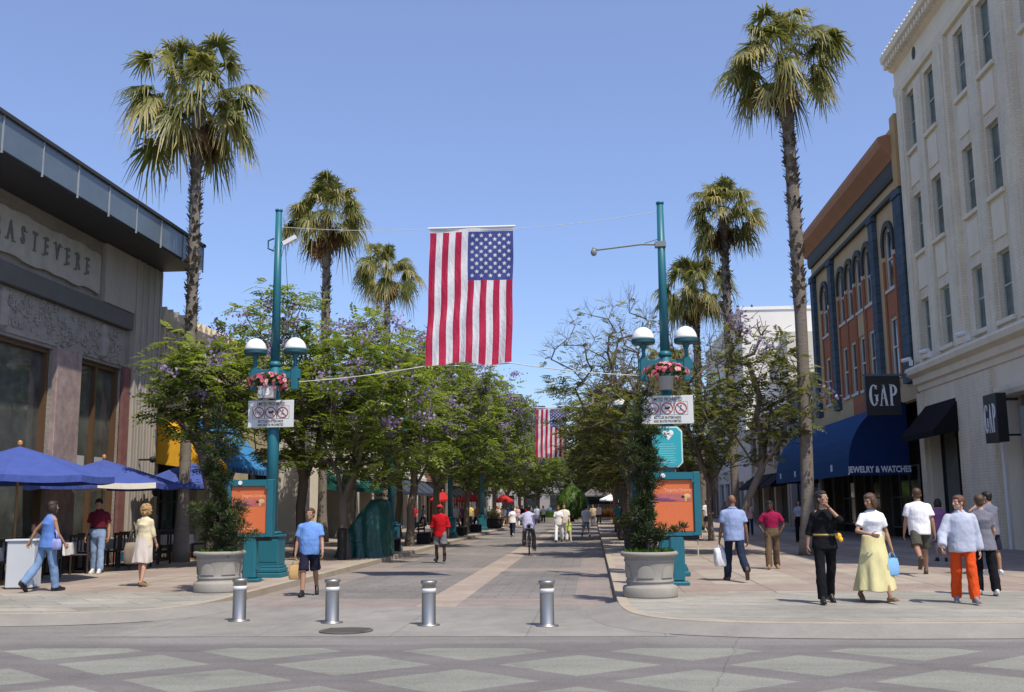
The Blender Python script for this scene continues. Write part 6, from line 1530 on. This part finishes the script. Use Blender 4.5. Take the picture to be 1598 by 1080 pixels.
m.build('frame', FRM, bk); m = MB(); m.tube([ST_, (0, -.225, .93)], .013, 8); m.cap((0, -.34, .95), .065, (0, -.10, .955), .022); m.build('saddle', BLACK, bk, True)
m = MB(); m.tube([(0, .35, .86), (0, .33, 1.02)], .014, 8); m.tube([(-.29, .18, 1.04), (-.26, .30, 1.04), (0, .34, 1.03), (.26, .30, 1.04), (.29, .18, 1.04)], .013, 8); m.build('handlebar', STEEL, bk, True)
m = MB(); m.tube([(-.09, -.06, .30), (.09, -.06, .30)], .02, 8); m.tube([(.09, -.06, .30), (.09, .0, .15)], .012, 6); m.tube([(-.09, -.06, .30), (-.09, -.12, .45)], .012, 6); m.box(.09, -.04, .135, .19, .04, .16); m.box(-.19, -.16, .44, -.09, -.08, .465); m.build('pedals', STEEL, bk)
m = MB(); m.ell((0, -.54, .62), (.035, .02, .03)); m.build('rear_reflector', M('reflector', (.5, .03, .02), .2), bk)
p = person('broad man in a pale lavender shirt riding a bicycle away down the promenade', (bx, by-.10, 0), -3, 1.70, False, 1.35, ((62, 78, 0, 10), (38, 36, 4, 10)), (('ik', (-.27, .42, .20), (-.8, -.2, -.4)), ('ik', (.27, .42, .20), (.8, -.2, -.4))), 22, (0, -14, 0), 'tan', ('short', 'black'), ('shirt', C_('cloth_lavender', (.42, .41, .55)), 'short', 'out', 1.5), ('trousers', C_('cloth_taupe', (.13, .115, .10)), 1.15), 'brown', lift=.11)
# --- right pavement
p = person('bald man in a grey blue shirt and dark jeans walking away with a white bag', at(1148, 907, .12), -6, 1.72, False, 1.18, ((15, 3, -4), (-22, 30, 58)), (('fk', 6, 12, 10), ('fk', -8, 13, 14)), 2, (4, 0, 0), 'brown', ('bald', 'black'), ('shirt', C_('cloth_grey_blue', (.26, .33, .52)), 'short', 'out', 1.55, 'collar'), ('trousers', JEAND, 1.2), 'brown')
bag('plastic_bag', 'white plastic bag carried by the bald man', p['world'](p['hand0']), .26, .16, .36, C_('bag_white', (.70, .72, .76), .8), .3, .08, -.15)
person('man in a crimson shirt and brown trousers with hands in his pockets', at(1207, 888, .12), 186, 1.58, False, 1.0, ((-10, 10, 12), (12, 3, -4)), (('ik', (-.205, .06, -.04), (-.9, -.5, 0)), ('ik', (.205, .06, -.04), (.9, -.5, 0))), -2, (10, 8, 6), 'dark', ('short', 'black'), ('polo', CRIM, 'short', 'in', 1.2, 'collar'), ('trousers', KHA, 1.3), 'tan')
p = person('woman in black with dark hair tied back, raising a hand to her mouth', at(1292, 942, .12), 178, 1.69, True, .95, ((-12, 12, 20), (10, 3, 0)), (('ik', (-.06, .20, .50), (-.7, .1, -.9)), ('fk', -14, 16, 16)), 1, (-38, -12, 0), 'tan', ('updo', 'black'), ('vneck', BLKC, 'half', 'out', 1.0), ('trousers', BLKC, 1.15), 'black', belt=M('belt_gold', (.28, .2, .06), .4))
m = MB(); m.ell((0, 0, 0), (.05, .035, .05)); m.ell((.03, -.02, -.05), (.035, .025, .04)); o = m.build('yellow_pouch', M('pouch_yellow', (.75, .42, .03), .6, .2), None, True); o.location = p['world']((-.19, .12, 1.04)); tag(o, 'small bright yellow pouch at the waist of the woman in black', 'pouch')
p = person('woman in a white tee and long pale yellow skirt walking and looking aside', at(1368, 940, .12), 172, 1.66, True, 1.0, ((17, 4, -8, 5), (-15, 14, 24, 3)), (('fk', -8, 20, 22), ('ik', (.12, .24, .12), (.9, -.6, -.2))), 2, (66, 14, 0), 'tan', ('bob', 'brown'), ('tee_shirt', WHTC, 'short', 'in', 1.25), ('skirt', C_('cloth_pale_yellow', (.64, .58, .30), .4), .31, .18, .29), 'tan', sandals=True)
bag('gift_bag', 'small light blue carrier bag held by the woman in the yellow skirt', p['world'](p['hand0']), .2, .09, .26, M('paper_blue', (.22, .45, .72), .7, .1), .4, .1, open_=True)
bag('shoulder_bag', 'beige shoulder bag under the arm of the woman in the yellow skirt', p['world']((-.19, -.05, 1.36)), .22, .09, .17, C_('bag_beige', (.42, .36, .27), .3), .8, .2)
p = person('man in a white tee shirt and dark shorts striding away towards the shops', at(1440, 897, .12), 8, 1.84, False, 1.12, ((-30, 34, 60), (18, 3, -6)), (('fk', 6, 14, 8), ('fk', -10, 14, 16)), 3, (2, 0, 0), 'tan', ('short', 'brown'), ('tee_shirt', WHTC, 'short', 'out', 1.6), ('shorts', OLI, 1.2, .88), 'brown')
person('boy in a pale grey sweatshirt and bright orange trousers looking to the side', at(1508, 942, .12), 188, 1.60, False, 1.0, ((14, 6, -2), (-8, 10, 12)), (('fk', -6, 12, 14), ('fk', 12, 24, 26)), 0, (62, 0, 0), 'light', ('short', 'auburn'), ('sweatshirt', C_('cloth_pale_grey', (.43, .46, .55), .4), 'long', 'out', 1.75, 'collar'), ('trousers', C_('cloth_orange', (.62, .075, .015), .8), 1.3), 'grey')
person('person in dark grey top and black trousers close behind the boy in orange', at(1541, 929, .12), 4, 1.62, True, 1.15, ((8, 3, 0), (-8, 8, 10)), (('fk', 4, 10, 20), ('fk', 6, 12, 30)), 3, (12, 0, 0), 'light', ('short', 'brown'), ('tee_shirt', GRYC, 'short', 'long', 1.4), ('trousers', BLKC, 1.25), 'white')
person('black haired man in a grey shirt by the entrance, hands at his face', at(1552, 897, .12), 330, 1.72, False, 1.0, STAND, (('ik', (-.06, .24, .50), (-.8, 0, -.6)), ('ik', (.16, .22, .50), (.9, 0, -.6))), 2, (-20, 0, 0), 'tan', ('short', 'black'), ('shirt', C_('cloth_slate', (.15, .16, .21)), 'short', 'out', 1.2), ('shorts', NAVY, 1.1), 'white')
person('woman in mauve standing in the shade behind the man in white tee', at(1470, 876, .12), 10, 1.60, True, 1.2, STAND, (('fk', 2, 10, 20), ('fk', 2, 10, 20)), 2, (0, 0, 0), 'light', ('bob', 'dark'), ('tee_shirt', C_('cloth_mauve', (.28, .12, .27)), 'short', 'out', 1.3), ('shorts', C_('cloth_mauve_dark', (.16, .12, .15)), 1.1), 'black')
person('woman in a pale blouse and black skirt standing in the shadow by the blue awning', at(1249, 846, .12), 200, 1.66, True, 1.0, STAND, (('fk', 10, 8, 70), ('fk', 4, 8, 20)), 0, (0, 0, 0), 'tan', ('bob', 'black'), ('blouse', C_('cloth_pale_blue', (.32, .36, .45)), 'short', 'in', 1.2), ('trousers', BLKC, 1.2), 'black', near=False)
person('person in a white tee and dark shorts standing under the far right palm', at(1104, 828, .12), 160, 1.75, False, 1.1, STAND, (('fk', 10, 10, 60), ('fk', 4, 10, 20)), 0, (0, 0, 0), 'tan', ('short', 'dark'), ('tee_shirt', WHTC, 'short', 'out', 1.4), ('shorts', NAVY, 1.2), 'white', near=False)
person('person in a pink and white top half hidden behind the bald man', at(1171, 835, .12), 190, 1.70, True, 1.1, WALK, lean=2, skin='brown', hair=('short', 'black'), top=('tee_shirt', C_('cloth_pink_white', (.66, .40, .42)), 'short', 'out', 1.2), bottom=('trousers', JEAND), shoes='black', near=False)
# --- smaller people down the promenade
BG = [(528, 834, .12, 190, 1.75, 0, C_('cloth_dull_white', (.50, .48, .44)), KHA, 'person in a red cap and pale shirt between the left tree trunks', 'tan', 'cap'), (552, 832, .12, 175, 1.72, 0, REDC, C_('cloth_stone', (.5, .46, .4)), 'person in a red shirt beside the V shaped trunk', 'light', None), (646, 826, .12, 180, 1.72, 0, REDC, JEAND, 'person in a red polo and dark jeans behind the bench', 'tan', None),
      (800, 838, 0, 5, 1.66, 1, WHTC, JEAND, 'woman in a white top and blue jeans walking left of the cyclist', 'tan', None), (872, 846, 0, 182, 1.70, 1, WHTC, WHTC, 'woman dressed in white right of the cyclist', 'tan', None), (881, 845, 0, 176, 1.74, 0, C_('cloth_cream2', (.7, .67, .58)), WHTC, 'man in a cream shirt and white trousers beside the woman in white', 'light', None), (888, 845, 0, 170, 1.05, 1, C_('cloth_lime', (.45, .62, .12)), C_('cloth_sand', (.45, .35, .25)), 'small child in a lime green top next to the couple in white', 'light', None), (915, 838, 0, 15, 1.70, 0, WHTC, C_('cloth_mid_grey', (.3, .31, .34)), 'person in white with a blue pack near the right kerb', 'light', None),
      (778, 826, 0, 200, 1.7, 1, C_('cloth_peach', (.6, .42, .32)), KHA, 'person in a peach top in the far crowd', 'light', None), (786, 822, 0, 10, 1.75, 0, WHTC, GRYC, 'person in white and grey in the far crowd', 'tan', None), (793, 821, 0, 185, 1.7, 0, C_('cloth_navy2', (.03, .05, .16)), KHA, 'person in a navy shirt in the far crowd', 'tan', None), (808, 822, 0, 180, 1.7, 1, C_('cloth_soft_pink', (.6, .35, .36)), WHTC, 'person in soft pink and white in the far crowd', 'light', None), (815, 819, 0, 0, 1.75, 0, BLKC, KHA, 'person in a black shirt in the far crowd', 'dark', None), (838, 818, 0, 185, 1.72, 0, C_('cloth_pale_blue2', (.40, .48, .62)), NAVY, 'person in pale blue beside the far bed', 'tan', None), (770, 820, 0, 170, 1.7, 1, C_('cloth_pale_green', (.35, .45, .33)), BLKC, 'person in a pale green top left in the far crowd', 'light', None), (848, 816, 0, 175, 1.72, 1, WHTC, JEAND, 'person in white and jeans just left of the far bed', 'light', None), (822, 817, 0, 12, 1.74, 0, REDC, NAVY, 'person in red in the middle of the far crowd', 'tan', None),
      (764, 816, 0, 178, 1.74, 0, C_('cloth_sage', (.3, .36, .25)), NAVY, 'person in sage green at the left edge of the far crowd', 'tan', None), (775, 814, 0, 4, 1.7, 1, C_('cloth_coral', (.6, .22, .16)), KHA, 'person in a coral top seen from behind in the far crowd', 'light', None), (783, 813, .0, 182, 1.72, 0, C_('cloth_charcoal', (.05, .05, .055)), C_('cloth_stone', (.5, .46, .4)), 'person in charcoal and stone trousers in the far crowd', 'light', None), (803, 812, 0, 170, 1.7, 1, C_('cloth_ivory', (.7, .66, .55)), NAVY, 'person in an ivory top and navy trousers in the far crowd', 'light', None), (812, 811, 0, 8, 1.75, 0, C_('cloth_mustard', (.5, .33, .06)), JEAND, 'person in a mustard shirt seen from behind in the far crowd', 'tan', None), (829, 812, 0, 176, 1.7, 1, C_('cloth_lilac', (.42, .34, .55)), WHTC, 'person in lilac and white in the far crowd', 'light', None), (858, 813, 0, 186, 1.73, 0, C_('cloth_denim', (.12, .18, .3)), KHA, 'person in a denim shirt in front of the far bed', 'tan', None), (744, 822, .12, 160, 1.7, 1, C_('cloth_rust', (.36, .12, .05)), BLKC, 'person in a rust coloured top beside the third left lamp post', 'tan', None), (712, 827, .12, 200, 1.74, 0, C_('cloth_ash', (.42, .42, .42)), JEAND, 'person in an ash grey shirt by the left kerb benches', 'light', None),
      (926, 822, 0, 190, 1.72, 0, C_('cloth_tan2', (.45, .36, .24)), GRYC, 'person in tan by the right kerb in front of the far kiosk', 'tan', None), (935, 818, .12, 180, 1.70, 1, WHTC, KHA, 'person in a white blouse under the last right hand tree', 'light', None), (722, 826, .12, 150, 1.7, 1, C_('cloth_plum', (.2, .06, .15)), BLKC, 'person in plum behind the second left lamp post', 'light', None), (734, 824, .12, 190, 1.74, 0, C_('cloth_yellowish', (.6, .5, .15)), NAVY, 'person in yellow near the red parasols', 'tan', None), (757, 818, .12, 185, 1.72, 1, WHTC, NAVY, 'person in white near the red parasols', 'light', None), (966, 830, .12, 200, 1.7, 0, C_('cloth_teal2', (.05, .2, .22)), KHA, 'person in teal among the right hand trees', 'tan', None), (1132, 826, .12, 185, 1.72, 1, C_('cloth_dusty', (.25, .2, .2)), BLKC, 'person in dusty brown in front of the far right shops', 'tan', None), (660, 822, .12, 90, 1.7, 1, C_('cloth_dull_blue', (.15, .2, .32)), BLKC, 'person in dull blue by the left shop fronts', 'light', None)]
for i, (px, py, z, hd, H, fe, tc, bc, lab, sk, cp) in enumerate(BG):
    lg = (WALK, WALKR, STAND)[i % 3]
    person(lab, at(px, py, z), hd, H, bool(fe), 1.0+.1*(i % 3), lg, (('fk', -14 if lg is WALK else 8, 10, 16+10*(i % 3)), ('fk', 14, 10, 20)), 2, (0, 0, 0), sk, (('bob', ('dark', 'brown', 'blond')[i % 3]) if fe else ('short', ('dark', 'black', 'brown')[i % 3])), ('shirt', tc, 'short', 'out', 1.35), ('shorts', bc, 1.2) if i in (7, 9, 12) else ('trousers', bc, 1.15), ('white', 'black', 'brown')[i % 3], near=False, cap=M('cap_red', (.55, .015, .02), .8) if cp else None, group='people walking far down the promenade' if i >= 8 else None)
# seated guest on the cafe terrace
p = person('guest in a white shirt sitting at the table behind the pale barrier', (-12.3, 22.2, .0), 200, 1.68, True, 1.0, ((86, 88, 0, 6), (86, 88, 0, 6)), (('fk', 25, 12, 50), ('fk', 25, 12, 50)), 4, (0, -8, 0), 'light', ('short', 'auburn'), ('shirt', WHTC, 'short', 'out', 1.2), ('trousers', BLKC, 1.1), 'black', near=False, lift=.12)
